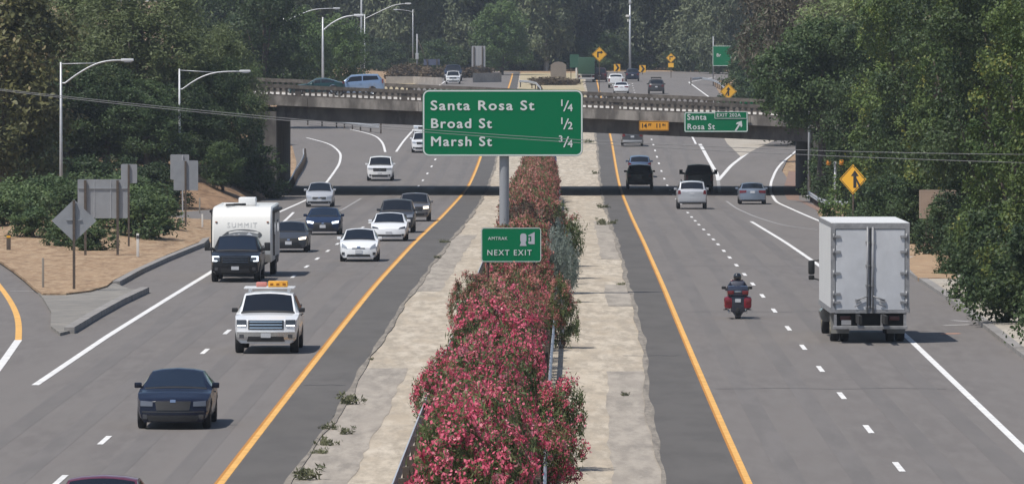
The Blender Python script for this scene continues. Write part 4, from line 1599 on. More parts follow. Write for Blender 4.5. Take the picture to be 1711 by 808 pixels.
bme = bpy.data.meshes.new_from_object(rider.evaluated_get(dg))
rider.modifiers.clear()
rider.data = bme
bme.polygons.foreach_set('use_smooth', [True] * len(bme.polygons))
if not bme.materials:
    bme.materials.append(M_suit)
tag(rider, 'person in dark jacket and black helmet riding the red motorcycle', 'person')
m = MB()
pr = [(.001, .15), (.06, .147), (.105, .12), (.135, .07), (.142, .0), (.138, -.06), (.122, -.11), (.10, -.13)]
m.lathe([(r0, z) for r0, z in pr], 'z', (0, .58, 1.60), n=18)
h_ = m.build('helmet', plain('black helmet', (.012, .012, .014), .12, coat=.8), rider)
m = MB()
m.bevbox((0, .70, 1.61), (.2, .05, .09), .02)
m.build('visor', M_glass, rider, sharp=40)
for sg in (-1, 1):
    m = MB()
    m.bevbox((sg * .385, .99, 1.09), (.08, .10, .05), .018)
    for k in range(4):
        xk = sg * (.355 + .02 * k)
        m.tube([(xk, 1.03, 1.10), (xk, 1.065, 1.085), (xk, 1.06, 1.055)], .0095, 6)
    m.tube([(sg * .35, .985, 1.085), (sg * .335, 1.03, 1.07), (sg * .34, 1.055, 1.06)], .011, 6)
    m.build('glove', M_black, rider, sharp=50)
    m = MB()
    m.bevbox((sg * .39, .93, .36), (.10, .28, .10), .035)
    m.build('boot', M_black, rider, sharp=50)
bike.scale = (1.0, .97, .95)
for o_ in [rider]:
    o_.scale = (1.0, .95, .92)
rider.location = bike.location
rider.rotation_euler = bike.rotation_euler
# ------------------------------------------------------------------ the overpass
BX0, BX1 = -16.6, 21.25
bridge = thing('overpass_bridge', 'old concrete overpass with balustrade railings spanning both roadways', 'bridge', (0, 0, 0))


def xslab(m, x0, x1, y0, y1, za, zb, n=1):
    """slab that follows the deck slope; za, zb measured from the deck"""
    vs = []
    for x in (x0, x1):
        d = deck_z(x)
        vs += [(x, y0, d + za), (x, y1, d + za), (x, y1, d + zb), (x, y0, d + zb)]
    m.add(vs, [(0, 1, 2, 3), (7, 6, 5, 4), (0, 4, 5, 1), (1, 5, 6, 2), (2, 6, 7, 3), (3, 7, 4, 0)])


M_deck = ground_mat('deck paving', [(.52, .49, .45), (.57, .54, .50), (.46, .43, .39)], [0, .3, 1.2])
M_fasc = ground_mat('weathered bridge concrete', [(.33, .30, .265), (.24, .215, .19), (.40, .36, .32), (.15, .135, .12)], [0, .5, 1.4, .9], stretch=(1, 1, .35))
M_gird = ground_mat('shade darkened stained girder concrete', [(.13, .118, .108), (.09, .082, .076), (.17, .155, .14)], [0, .4, 1.5], stretch=(1, 1, .4))  # concrete colour darkened, shade under the deck is put into it
M_rail = ground_mat('shade darkened stained railing concrete', [(.115, .10, .088), (.08, .07, .062), (.165, .145, .125)], [0, .8, 2.5])  # stained concrete, darkened further to carry the shade on the balusters
m = MB()
xslab(m, -48, 48, BR_Y0 + .6, BR_Y1 - .6, -.55, 0)
m.build('deck', M_deck, bridge)
for nm, y0, y1 in (('near', BR_Y0, BR_Y0 + .6), ('far', BR_Y1 - .6, BR_Y1)):
    m = MB()
    x = -30.
    while x < 32:
        x2 = min(32., x + 7.8)
        xslab(m, x + .012, x2 - .012, y0, y1, -.62, .06)
        x = x2
    m.build('edge_beam', M_fasc, bridge)
    m = MB()
    yy0 = y0 + (.02 if nm == 'near' else .25)
    yy1 = yy0 + .32
    add = 0. if nm == 'near' else .16
    xslab(m, -30, 32, yy0, yy1, .60 + add, .86 + add)
    xslab(m, -30, 32, yy0 + .04, yy1 - .04, .05, .16 + add)
    x = -30.
    k = 0
    while x < 32:
        wd = .16 if k % 18 else .44
        d = deck_z(x)
        m.box((x, (yy0 + yy1) / 2, d + .36 + add * .7), (wd, .2, .58), 0)
        # little shoulders give the openings their arched tops
        for sg in (-1, 1):
            m.box((x + sg * (wd / 2 + .025), (yy0 + yy1) / 2, d + .575 + add), (.05, .2, .06))
        x += .415
        k += 1
    m.build('railing', M_rail, bridge)
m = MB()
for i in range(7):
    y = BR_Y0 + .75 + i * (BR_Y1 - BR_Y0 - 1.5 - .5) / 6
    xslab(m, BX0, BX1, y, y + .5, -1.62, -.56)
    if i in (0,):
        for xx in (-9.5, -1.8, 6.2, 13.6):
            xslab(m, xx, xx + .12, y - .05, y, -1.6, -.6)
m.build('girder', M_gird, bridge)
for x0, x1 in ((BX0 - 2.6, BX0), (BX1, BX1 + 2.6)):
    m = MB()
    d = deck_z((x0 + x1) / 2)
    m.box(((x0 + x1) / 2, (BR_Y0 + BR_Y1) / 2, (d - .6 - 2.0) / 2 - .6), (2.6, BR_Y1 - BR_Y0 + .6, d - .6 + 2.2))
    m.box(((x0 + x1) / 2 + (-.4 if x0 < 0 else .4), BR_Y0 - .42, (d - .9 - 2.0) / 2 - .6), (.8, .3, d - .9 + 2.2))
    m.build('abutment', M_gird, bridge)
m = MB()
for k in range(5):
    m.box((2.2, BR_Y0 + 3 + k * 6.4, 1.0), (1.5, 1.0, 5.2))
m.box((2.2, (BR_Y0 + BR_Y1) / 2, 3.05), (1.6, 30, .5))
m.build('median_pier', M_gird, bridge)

# approach embankments (earth)
M_emb = ground_mat('embankment earth', [(.30, .20, .125), (.38, .28, .18), (.22, .15, .095)], [0, .25, .8], bump=.5)
for nm, sgn, x0, x1 in (('l', -1, -48., BX0 - 1.9), ('r', 1, BX1 + 1.9, 48.)):
    m = MB()
    vs = []
    xs_ = np.linspace(x0, x1, 12)
    for x in xs_:
        t = deck_z(x) - .5
        g_ = -1.8
        run = (t - g_) * 1.7
        vs += [(x, BR_Y0 + .3 - run, g_), (x, BR_Y0 + .3, t), (x, BR_Y1 - .3, t), (x, BR_Y1 - .3 + run, g_)]
    fs = [(4 * i + a, 4 * i + a + 1, 4 * i + a + 5, 4 * i + a + 4) for i in range(11) for a in range(3)] + [(0, 1, 2, 3), (44, 47, 46, 45)]
    m.add(vs, fs)
    tag(m.build('hill', M_emb), kind='structure')

# ------------------------------------------------------------------ signs
M_green = plain('green sign sheeting', (.0, .155, .062), .7, spec=.12)
M_swhite = plain('white sign sheeting', (.62, .66, .64), .5)
M_yellow = plain('yellow sign sheeting', (.80, .42, .03), .5)
M_orange = plain('orange sign sheeting', (.80, .36, .03), .5)
M_sblack = plain('black sign ink', (.02, .02, .02), .6)
M_alu = plain('dull sign aluminium', (.30, .31, .325), .5, .3, vary=.12, scale=1.5)
M_wood = plain('dark wood post', (.09, .07, .055), .85, vary=.3, scale=6.)
M_galv = plain('galvanised steel', (.46, .47, .485), .5, .4, vary=.12, scale=3.)
M_polegr = plain('grey painted pole', (.30, .31, .33), .5, .2)


def rrect(w, h, r, n=5):
    p = []
    for cx, cz, a0 in ((w / 2 - r, -h / 2 + r, -90), (w / 2 - r, h / 2 - r, 0), (-w / 2 + r, h / 2 - r, 90), (-w / 2 + r, -h / 2 + r, 180)):
        for k in range(n + 1):
            a = R(a0 + 90 * k / n)
            p.append((cx + r * math.cos(a), cz + r * math.sin(a)))
    return p


def ring_face(m, outer, inner, y, mi=0):
    n = len(outer)
    m.add([(x, y, z) for x, z in outer] + [(x, y, z) for x, z in inner], [(i, (i + 1) % n, (i + 1) % n + n, i + n) for i in range(n)], mi)


def panel(root, w, h, r, face, cx=0., cz=0., name='sign_panel', border=.05, inset=.02, thick=.05, border_mat=None, y=0.):
    m = MB()
    m.prism([(x + cx, z + cz) for x, z in rrect(w, h, r)], y, y + thick)
    o = m.build(name, face, root)
    if border:
        m = MB()
        a = [(x + cx, z + cz) for x, z in rrect(w - 2 * inset, h - 2 * inset, max(.01, r - inset))]
        b = [(x + cx, z + cz) for x, z in rrect(w - 2 * inset - 2 * border, h - 2 * inset - 2 * border, max(.01, r - inset - border))]
        ring_face(m, a, b, y - .006)
        m.build('border', border_mat or M_swhite, o, fixn=False)
    return o


def flatpoly(m, pts, y):
    m.add([(x, y, z) for x, z in pts], [tuple(range(len(pts)))])


# big guide sign in the median
Y = 280.
s = F / Y
b0 = A(706, 261, Y)
b1 = A(974, 150, Y)
W_, H_ = b1.x - b0.x, b1.z - b0.z
cx, cz = (b0.x + b1.x) / 2, (b0.z + b1.z) / 2
big = thing('guide_sign', 'big green guide sign listing three streets with distances on a single grey post', 'road sign', (cx, Y, 0))
pn = panel(big, W_, H_, .26, M_green, 0, cz, border=.055, inset=.015, thick=.08)


def sx(px, Y_, c):
    return (px - CX) * Y_ / F - c


def sz(py, Y_):
    return HC - (py - YH) * Y_ / F


for body, px, py, size, sc in (('Santa Rosa St', 719, 177, .52, 1.19), ('Broad St', 719, 207, .52, 1.11), ('Marsh St', 719, 237, .52, 1.10)):
    text_mesh('legend', body, size, M_swhite, pn, (sx(px, Y, cx), -.012, sz(py, Y)), spacing=1.18, thick=.004, bold=.012, sx=sc)
for (n_a, n_b), py in ((('1', '4'), 177), (('1', '2'), 207), (('3', '4'), 237)):
    text_mesh('legend', n_a, .36, M_swhite, pn, (sx(935 - (2 if n_a == '3' else 0), Y, cx), -.012, sz(py - 4.5, Y)), thick=.004, bold=.008)
    text_mesh('legend', n_b, .40, M_swhite, pn, (sx(948.5, Y, cx), -.012, sz(py + 3.5, Y)), thick=.004, bold=.008)
    m = MB()
    xa, xb = sx(941, Y, cx), sx(948.5, Y, cx)
    flatpoly(m, [(xa, sz(py + 9, Y)), (xa + .055, sz(py + 9, Y)), (xb + .055, sz(py - 9, Y)), (xb, sz(py - 9, Y))], -.014)
    m.build('legend', M_swhite, pn)
m = MB()
px_ = sx(842.5, Y, cx)
m.tube([(px_, .32, rz(Y) - .2), (px_, .32, cz + H_ * .3)], .19, 16)
m.tube([(px_, .32, rz(Y) - .2), (px_, .32, rz(Y) + .12)], .36, 16)
m.build('post', M_polegr, big, sharp=40)
m = MB()
for dz in (-.8, .5):
    m.box((0, .12, cz + dz), (W_ * .92, .07, .12))
    m.box((px_, .22, cz + dz), (.5, .22, .16))
for k in range(4):
    m.box((-W_ * .36 + W_ * .24 * k, .09, cz), (.07, .05, H_ * .94))
m.build('bracket', M_galv, big)

# smaller service sign in the hedge
Y = 241.
b0 = A(804, 437.5, Y)
b1 = A(904.5, 380, Y)
W_, H_ = b1.x - b0.x, b1.z - b0.z
cx, cz = (b0.x + b1.x) / 2, (b0.z + b1.z) / 2
am = thing('guide_sign', 'small green rail station sign standing in the flowering median hedge', 'road sign', (cx, Y, 0))
pn = panel(am, W_, H_, .10, M_green, 0, cz, border=.022, inset=.008, thick=.03)
text_mesh('legend', 'AMTRAK', .155, M_swhite, pn, (sx(815.5, Y, cx), -.010, sz(398.3, Y)), spacing=1.1, thick=.003, bold=.0)
text_mesh('legend', 'NEXT EXIT', .265, M_swhite, pn, (sx(813.5, Y, cx), -.010, sz(422.3, Y)), spacing=1.22, thick=.003, bold=.002, sx=.98)
M_pict = plain('grey violet pictogram', (.42, .43, .47), .5)
m = MB()


def SP(u, v):
    """pixel of the enlarged sign to panel coordinates"""
    return (sx(795 + u / 10.775, Y, cx), sz(370 + v / 10.775, Y))


flatpoly(m, [SP(*q) for q in ((800, 250), (815, 222), (840, 213), (870, 213), (897, 222), (912, 250), (912, 340), (895, 375), (915, 438), (790, 438), (815, 375), (800, 340))], -.009)
flatpoly(m, [SP(*q) for q in ((945, 245), (1060, 188), (1060, 262), (945, 262))], -.009)
flatpoly(m, [SP(*q) for q in ((1000, 262), (1060, 262), (1060, 405), (1000, 405))], -.009)
flatpoly(m, [SP(*q) for q in ((945, 355), (1000, 355), (1000, 405), (965, 405), (945, 390))], -.009)
flatpoly(m, [SP(*q) for q in ((950, 285), (975, 285), (975, 345), (950, 345))], -.009)
m.build('pictogram', M_pict, pn)
m = MB()
m.tube([(sx(893, Y, cx), .07, rz(Y) - .1), (sx(893, Y, cx), .07, cz + H_ * .4)], .045, 8)
m.build('post', plain('rusty post', (.07, .03, .025), .8), am)
m = MB()
m.tube([(sx(815, Y, cx), .07, rz(Y) - .1), (sx(815, Y, cx), .07, cz + H_ * .4)], .045, 8)
m.build('post', plain('rusty post', (.07, .03, .025), .8), am)

# signs bolted to the face of the overpass
Y = BR_Y0 - .30
b0 = A(1143, 221, Y)
b1 = A(1250, 187, Y)
W_, H_ = b1.x - b0.x, b1.z - b0.z
cx, cz = (b0.x + b1.x) / 2, (b0.z + b1.z) / 2
ex = thing('exit_sign', 'green exit sign with slanted arrow hung on the overpass girder', 'road sign', (cx, Y, 0))
pn = panel(ex, W_, H_, .14, M_green, 0, cz, border=.07, inset=.03)
text_mesh('legend', 'Santa', .56, M_swhite, pn, (sx(1148, Y, cx), -.012, sz(196, Y)), spacing=1.15, bold=.014, thick=.004)
text_mesh('legend', 'Rosa St', .56, M_swhite, pn, (sx(1148, Y, cx), -.012, sz(212, Y)), spacing=1.15, bold=.014, thick=.004)
tx0, tx1 = sx(1194, Y, cx), sx(1248, Y, cx)
tb = panel(ex, tx1 - tx0, .50, .05, M_green, (tx0 + tx1) / 2, sz(192.3, Y), name='exit_tab', border=.035, inset=.0, thick=.02, y=-.03)
text_mesh('legend', 'EXIT 202A', .34, M_swhite, tb, (tx0 + .14, -.045, sz(192.5, Y)), spacing=1.12, bold=.006, thick=.004)
m = MB()
ax, az = sx(1234.5, Y, cx), sz(209.5, Y)
rot = Matrix.Rotation(R(-32), 2)
pts = [(-.055, -.42), (.055, -.42), (.055, .06), (.21, -.04), (.21, .10), (0, .36), (-.21, .10), (-.21, -.04), (-.055, .06)]
pp = [rot @ Vector(p_) for p_ in pts]
n9 = [(ax + p_.x * 1.05, az + p_.y * 1.05) for p_ in pp]
m.add([(x, -.014, z) for x, z in n9], [(0, 1, 2, 8), (2, 3, 4, 5), (8, 2, 5), (8, 5, 6, 7)])
m.build('arrow', M_swhite, pn)
b0 = A(1068, 218.3, Y)
b1 = A(1117.5, 202, Y)
W_, H_ = b1.x - b0.x, b1.z - b0.z
cx, cz = (b0.x + b1.x) / 2, (b0.z + b1.z) / 2
cl = thing('clearance_sign', 'orange yellow clearance sign on the overpass girder over the left lane', 'road sign', (cx, Y, 0))
pn = panel(cl, W_, H_, .05, M_orange, 0, cz, border=.03, inset=.03, border_mat=M_sblack)
text_mesh('legend', '14', .42, M_sblack, pn, (sx(1071, Y, cx), -.012, cz), spacing=1.0, bold=.01, thick=.003)
text_mesh('legend', 'FT', .22, M_sblack, pn, (sx(1083, Y, cx), -.012, cz + .06), spacing=1.0, bold=.006, thick=.003)
text_mesh('legend', '11', .42, M_sblack, pn, (sx(1095, Y, cx), -.012, cz), spacing=1.0, bold=.01, thick=.003)
text_mesh('legend', 'IN', .22, M_sblack, pn, (sx(1106.5, Y, cx), -.012, cz + .06), spacing=1.0, bold=.006, thick=.003)


def diamond(label, px, py, half, Y_, yaw, symbol, post_to=None, plaque=None, flags=False, cat='road sign', name='warning_sign'):
    """yellow diamond sign; half = half diagonal in metres"""
    c = A(px, py, Y_)
    root = thing(name, label, cat, (c.x, Y_, 0), yaw)
    zc = c.z
    m = MB()
    d = half
    m.prism([(0, zc - d), (d, zc), (0, zc + d), (-d, zc)], 0, .03)
    pn_ = m.build('sign_panel', M_yellow, root)
    m = MB()
    ring_face(m, [(0, zc - d * .94), (d * .94, zc), (0, zc + d * .94), (-d * .94, zc)], [(0, zc - d * .88), (d * .88, zc), (0, zc + d * .88), (-d * .88, zc)], -.006)
    m.build('border', M_sblack, pn_, fixn=False)
    m = MB()
    for poly in symbol:
        flatpoly(m, [(x * d, zc + z * d) for x, z in poly], -.008)
    m.build('symbol', M_sblack, pn_)
    m = MB()
    m.box((0, .07, (zc + d * .6 + gz(c.x, Y_) - .3) / 2), (.09, .09, zc + d * .6 - gz(c.x, Y_) + .3))
    m.build('post', M_wood, root)
    if plaque:
        m = MB()
        m.prism([(-d * .55, zc - d * 1.9), (d * .55, zc - d * 1.9), (d * .55, zc - d * 1.02), (-d * .55, zc - d * 1.02)], .0, .03)
        m.build('plaque', M_yellow, root)
    return root


MERGE = [[(-.10, -.52), (.10, -.52), (.10, .22), (-.10, .22)], [(-.26, .2), (.26, .2), (0, .56)], [(.10, -.12), (.10, .10), (.36, -.34), (.36, -.50), (.28, -.50)]]
MERGE_L = [[(-x, z) for x, z in reversed(p_)] for p_ in MERGE]
TURN = [[(-.30, -.42), (-.10, -.42), (-.10, .16), (-.30, .16)], [(-.30, .16), (.20, .16), (.20, .36), (-.30, .36)], [(.18, .02), (.48, .26), (.18, .52)]]
diamond('yellow diamond merge sign at the right verge below the leaning trees', 1425, 299.5, .86, 413, R(-30), [[(x * 1.15 + .16, z * 1.1) for x, z in p_] for p_ in MERGE])
diamond('yellow diamond merge sign rising behind the right end of the bridge railing', 1217, 153, .86, 740, R(0), MERGE_L)
diamond('yellow diamond turn arrow sign above the maroon SUV', 1001.5, 91, .86, 815, 0, TURN)
diamond('small yellow curve sign with speed plaque near the far right bend', 1121, 97, .72, 1050, R(-8), TURN, plaque=True)
for px, py, lab in ((1031, 113.3, 'yellow chevron sign just right of the green truck'), (1073.5, 115.2, 'yellow chevron sign right of the camera mast')):
    Yc = 1090.
    c = A(px, py, Yc)
    root = thing('chevron_sign', lab, 'road sign', (c.x, Yc, 0))
    m = MB()
    m.prism([(-.48, c.z - .55), (.48, c.z - .55), (.48, c.z + .55), (-.48, c.z + .55)], 0, .03)
    pn_ = m.build('sign_panel', M_yellow, root)
    m = MB()
    flatpoly(m, [(-.30, c.z + .5), (.02, c.z + .5), (.36, c.z), (.04, c.z)], -.01)
    flatpoly(m, [(.04, c.z), (.36, c.z), (.02, c.z - .5), (-.30, c.z - .5)], -.01)
    m.build('chevron', M_sblack, pn_)
    m = MB()
    m.box((0, .08, (c.z + gz(c.x, Yc)) / 2 - .2), (.1, .1, c.z - gz(c.x, Yc) + .4))
    m.build('post', M_wood, root)

# twin orange flasher heads by the right abutment
Yf = 452.
c = A(1395.5, 272, Yf)
fl = thing('flasher_post', 'pale post carrying two orange signal heads beside the merge sign', 'signal', (c.x, Yf, 0))
m = MB()
m.tube([(0, 0, gz(c.x, Yf) - .2), (0, 0, c.z + .1)], .075, 10)
m.tube([(-.55, 0, c.z - .05), (.55, 0, c.z - .05)], .04, 6)
m.build('post', plain('pale grey pole', (.5, .5, .5), .5), fl)
for x in (-.42, .40):
    m = MB()
    m.bevbox((x, -.05, c.z + .02), (.34 if x < 0 else .28, .25, .34), .08)
    h_ = m.build('signal_head', plain('orange housing', (.62, .27, .03), .5), fl, sharp=40)
    m = MB()
    m.lathe([(.001, -.19), (.10, -.185), (.11, -.17)], 'y', (x, 0, c.z + .03), n=14)
    m.build('lens', M_amber, h_)

# tan sign in the trees
Yt = 345.
b0 = A(1536, 365, Yt)
b1 = A(1598, 317, Yt)
W_, H_ = b1.x - b0.x, b1.z - b0.z
cx, cz = (b0.x + b1.x) / 2, (b0.z + b1.z) / 2
ts = thing('tan_sign', 'tan rectangular sign half swallowed by the trees behind the box truck', 'road sign', (cx, Yt, 0))
pn = panel(ts, W_, H_, .05, plain('faded tan board', (.33, .245, .185), .7, vary=.1, scale=2.), 0, cz, border=.03, inset=.03, border_mat=plain('pale tan edge', (.42, .33, .26), .7))
m = MB()
for z_, xs_ in ((cz - .42, ((-.42, -.28), (-.24, -.08), (-.04, .12), (.3, .42))), (cz - .60, ((-.5, .5),)), (cz + .38, ((-.25, -.12), (-.08, .02)))):
    for xa, xb in xs_:
        flatpoly(m, [(xa, z_ - .06), (xb, z_ - .06), (xb, z_ + .06), (xa, z_ + .06)] if xb - xa < .5 else [(xa, z_ - .02), (xb, z_ - .02), (xb, z_ + .02), (xa, z_ + .02)], -.008)
m.build('faded_lettering', plain('faded brown ink', (.20, .14, .105), .7), pn)
m = MB()
m.box((sx(1548.5, Yt, cx), .12, (cz + gz(cx, Yt) - .4) / 2), (.14, .14, cz - gz(cx, Yt) + .4))
m.build('post', M_wood, ts)

# far green signs and boards
Yg = 1010.
b0 = A(1190.5, 110.5, Yg)
b1 = A(1222, 76.5, Yg)
W_, H_ = b1.x - b0.x, b1.z - b0.z
cx, cz = (b0.x + b1.x) / 2, (b0.z + b1.z) / 2
fg = thing('guide_sign', 'far green guide sign half hidden by a tree on the right', 'road sign', (cx, Yg, 0))
pn = panel(fg, W_, H_, .12, M_green, 0, cz, border=.07, inset=.02)
text_mesh('legend', 'Br', .62, M_swhite, pn, (sx(1197, Yg, cx), -.02, sz(92.5, Yg)), spacing=1.1, bold=.015, thick=.004)
m = MB()
m.tube([(-W_ / 2 + .1, .2, gz(cx, Yg) - .2), (-W_ / 2 + .1, .2, cz + H_ / 2 + 1.3)], .08, 8)
m.tube([(W_ / 2 - .3, .2, gz(cx, Yg) - .2), (W_ / 2 - .3, .2, cz + H_ * .4)], .08, 8)
m.build('post', M_polegr, fg)
Yg = BR_Y1 + .1
b0 = A(1236, 175, Yg)
b1 = A(1262, 164.6, Yg)
W_, H_ = b1.x - b0.x, b1.z - b0.z
cx, cz = (b0.x + b1.x) / 2, (b0.z + b1.z) / 2
sg_ = thing('street_sign', 'small green street name plate behind the right end of the railing', 'road sign', (cx, Yg, 0))
panel(sg_, W_, H_, .06, M_green, 0, cz, border=.03, inset=.02)
m = MB()
m.tube([(0, .1, deck_z(cx) - .4), (0, .1, cz + .2)], .05, 8)
m.build('post', M_polegr, sg_)
Yg = 1040.
b0 = A(952, 113, Yg)
b1 = A(967.5, 91, Yg)
cx, cz = (b0.x + b1.x) / 2, (b0.z + b1.z) / 2
fs_ = thing('guide_sign', 'dull green sign panel left of the green truck on the far bend', 'road sign', (cx, Yg, 0))
panel(fs_, b1.x - b0.x, b1.z - b0.z, .08, plain('dull green sheeting', (.02, .085, .05), .5), 0, cz, border=0)
m = MB()
for x in (-.5, .5):
    m.box((x, .1, (cz + gz(cx, Yg)) / 2 - .2), (.12, .12, cz - gz(cx, Yg) + .4))
m.build('post', M_wood, fs_)
Yg = 1000.
b0 = A(920, 129, Yg)
b1 = A(946, 103, Yg)
cx = (b0.x + b1.x) / 2
hb = thing('gabled_board', 'tan gabled board standing on the far median left of the green truck', 'sign board', (cx, Yg, 0))
w2, z0, z1 = (b1.x - b0.x) / 2, b0.z, b1.z
m = MB()
m.prism([(-w2, z0), (w2, z0), (w2, z1 - .45), (w2 * .5, z1 - .08), (0, z1), (-w2 * .5, z1 - .08), (-w2, z1 - .45)], 0, .25)
m.build('board', plain('tan board', (.22, .185, .155), .8, vary=.12, scale=1.), hb)
m = MB()
for x in (-.8, .8):
    m.box((x, .35, (z0 + gz(cx, Yg)) / 2 + .2), (.16, .16, abs(z0 - gz(cx, Yg)) + .8))
m.build('post', M_wood, hb)


# ---- backs of signs facing the other way
def sign_back(label, rect, Y_, posts, shape='rect', thick=.03, mat=None, battens=(), base_py=None, name='sign_back', ribs=0):
    b0_, b1_ = A(rect[0], rect[3], Y_), A(rect[2], rect[1], Y_)
    c_x, c_z = (b0_.x + b1_.x) / 2, (b0_.z + b1_.z) / 2
    w_, h_2 = b1_.x - b0_.x, b1_.z - b0_.z
    root = thing(name, label, 'road sign', (c_x, Y_, 0))
    m_ = MB()
    if shape == 'diamond':
        m_.prism([(0, c_z - h_2 / 2), (w_ / 2, c_z), (0, c_z + h_2 / 2), (-w_ / 2, c_z)], 0, thick)
    else:
        m_.prism([(x, z + c_z) for x, z in rrect(w_, h_2, .06)], 0, thick)
    pn_ = m_.build('sign_panel', mat or M_alu, root)
    for bz in battens:
        m_ = MB()
        m_.box((0, -.025, c_z + bz * h_2), (w_ * (.98 if shape == 'rect' else .35), .05, .05))
        m_.build('batten', M_alu, pn_)
    for k in range(ribs):
        m_ = MB()
        m_.box((-w_ / 2 + w_ * (k + 1) / (ribs + 1), -.012, c_z), (.03, .02, h_2 * .96))
        m_.build('seam', M_galv, pn_)
    for (px, wd, mt) in posts:
        x = (px - CX) * Y_ / F - c_x
        g0 = gz(c_x + x, Y_) + (.15 if Y_ < 400 else 0)
        m_ = MB()
        top = c_z + h_2 * .48
        m_.box((x, -.09 if battens else -.06, (top + g0 - .5) / 2), (wd, wd, top - g0 + .5))
        m_.build('post', mt, root)
    return root


sign_back('grey back of a diamond sign on a dark post beside the left kerb', (86, 333, 161, 404), 281, [(123.5, .10, M_wood)], 'diamond', battens=(.02,))
sign_back('large grey rectangular sign back on two dark posts in the mulch bed', (129.5, 299.5, 213, 364.5), 330, [(142.5, .11, M_wood), (196.5, .11, M_wood)], battens=(.27,), ribs=2)
sign_back('small grey sign back above and behind the large rectangular one', (202, 274, 229, 306), 345, [(215, .09, M_wood)])
sign_back('nearer of two overlapping grey sign plates in front of the lamp post', (290, 268, 331, 318), 378, [(310, .10, M_wood)])
sign_back('rear one of two overlapping grey sign plates at the lamp post', (284.5, 258, 316, 300), 384, [(305, .07, M_galv)])
sign_back('tall grey sign back on two posts far above the green sign', (788, 77, 811, 124), 1060, [(792, .16, M_wood), (806, .16, M_wood)], mat=plain('pale grey sheeting', (.34, .34, .35), .6), ribs=1)
sign_back('blue grey panel in front of the far wood left of the tall grey sign back', (708, 99, 735, 109), 1075, [(714, .14, M_wood), (730, .14, M_wood)], mat=plain('blue grey sheeting', (.07, .085, .14), .6))
sign_back('small blue sign under the overpass by the median pier', (897, 261, 930, 271.5), 498, [(913, .08, M_galv)], mat=plain('blue sheeting', (.05, .11, .27), .5))


# delineators, markers
def marker(label, px, py, h, w_, mat, group=None, band=None, Y_=None):
    q = P(px, py)
    z = gz(q.x, q.y) + (.17 if q.y < 430 and q.x < 0 else 0)
    root = thing('marker_post', label, 'marker post', (q.x, q.y, max(z, rz(q.y))), 0, group)
    m_ = MB()
    m_.bevbox((0, 0, h / 2 - .05), (w_, .05, h + .1), .015)
    m_.build('post', mat, root, sharp=40)
    if band:
        m_ = MB()
        m_.box((0, -.03, h * .86), (w_ * .9, .012, h * .12))
        m_.build('reflector', band, root)
    return root


M_wpost = plain('white post plastic', (.62, .60, .56), .6)
M_tpost = plain('weathered stake', (.27, .24, .20), .9)
marker('white marker post in the mulch left of the camper, tallest and nearest', 230, 435, 1.12, .12, M_wpost, band=M_lensdk)
marker('white marker post by the ramp behind the mulch bed', 271.5, 377, 1.05, .10, M_wpost, band=M_lensdk)
marker('thin white marker post right beside the camper', 338, 391, .95, .09, M_wpost)
marker('weathered wooden stake beside the diamond sign back', 71.5, 487, 1.22, .09, M_tpost)
marker('grey stake on the slope left of the camper roof', 333.5, 356, .95, .09, M_tpost)
marker('short white post at the ramp edge behind the tall marker', 237, 345, .9, .10, M_wpost)
marker('dark marker post with yellow reflector at the left edge of the mulch', 14, 425, .85, .2, M_wood, band=M_yellow)
marker('rusty orange pipe post under the tan flowering tree', 30, 322, 2.0, .18, plain('rusty pipe', (.28, .10, .05), .8))
marker('white post in the gore left of the merge sign, first', 1357, 329, .85, .09, M_wpost)
marker('white post in the gore left of the merge sign, second', 1370, 334, .8, .09, M_wpost)
marker('white post right of the merge sign', 1434, 352, 1.0, .10, M_wpost)
marker('white post left of the far green truck', 963, 136, 1.9, .22, M_wpost)


# ------------------------------------------------------------------ lamp posts
def lamp(label, px, Y_, py_top, arm, py_base=None, brace=True, pole_r=.11, name='street_lamp', group=None, hidden_top=None, z_base=None):
    """arm: pixel points from the pole to the luminaire"""
    c = A(px, py_top, Y_)
    zb = gz(c.x, Y_) - .1 if z_base is None else z_base
    root = thing(name, label, 'street lamp', (c.x, Y_, 0), 0, group)
    m_ = MB()
    m_.tube([(0, 0, zb), (0, 0, zb + (c.z - zb) * .5), (0, 0, c.z)], [pole_r, pole_r * .8, pole_r * .55], 10)
    m_.tube([(0, 0, zb), (0, 0, zb + .45)], pole_r * 1.5, 10)
    m_.build('pole', M_galv, root)
    if arm:
        pts = [A(u, v_, Y_) - Vector((c.x, Y_, 0)) for u, v_ in arm]
        sm = [pts[0]]
        for a_0, b_0 in zip(pts, pts[1:]):
            sm += [a_0.lerp(b_0, t) for t in (.25, .5, .75, 1)]
        for _ in range(4):
            sm = [sm[0]] + [(sm[i - 1] + sm[i] * 2 + sm[i + 1]) / 4 for i in range(1, len(sm) - 1)] + [sm[-1]]
        m_ = MB()
        m_.tube([Vector((0, 0, pts[0].z))] + sm, [.05] * (len(sm) + 1), 8)
        if brace:
            m_.tube([(0, 0, c.z - .1), (pts[-1].x * .62, 0, float(np.interp(pts[-1].x * .62, [q.x for q in sm], [q.z for q in sm])))], .03, 6)
        m_.build('arm', M_galv, root)
        e = pts[-1]
        sg_2 = 1 if e.x > 0 else -1
        m_ = MB()
        m_.bevbox((e.x + sg_2 * .30, 0, e.z + .02), (.75, .30, .16), .06)
        h_3 = m_.build('luminaire', plain('pale lamp housing', (.62, .63, .64), .4), root, sharp=40)
        m_ = MB()
        m_.bevbox((e.x + sg_2 * .34, 0, e.z - .08), (.42, .22, .08), .03)
        m_.build('lens', M_lens, h_3, sharp=40)
    return root


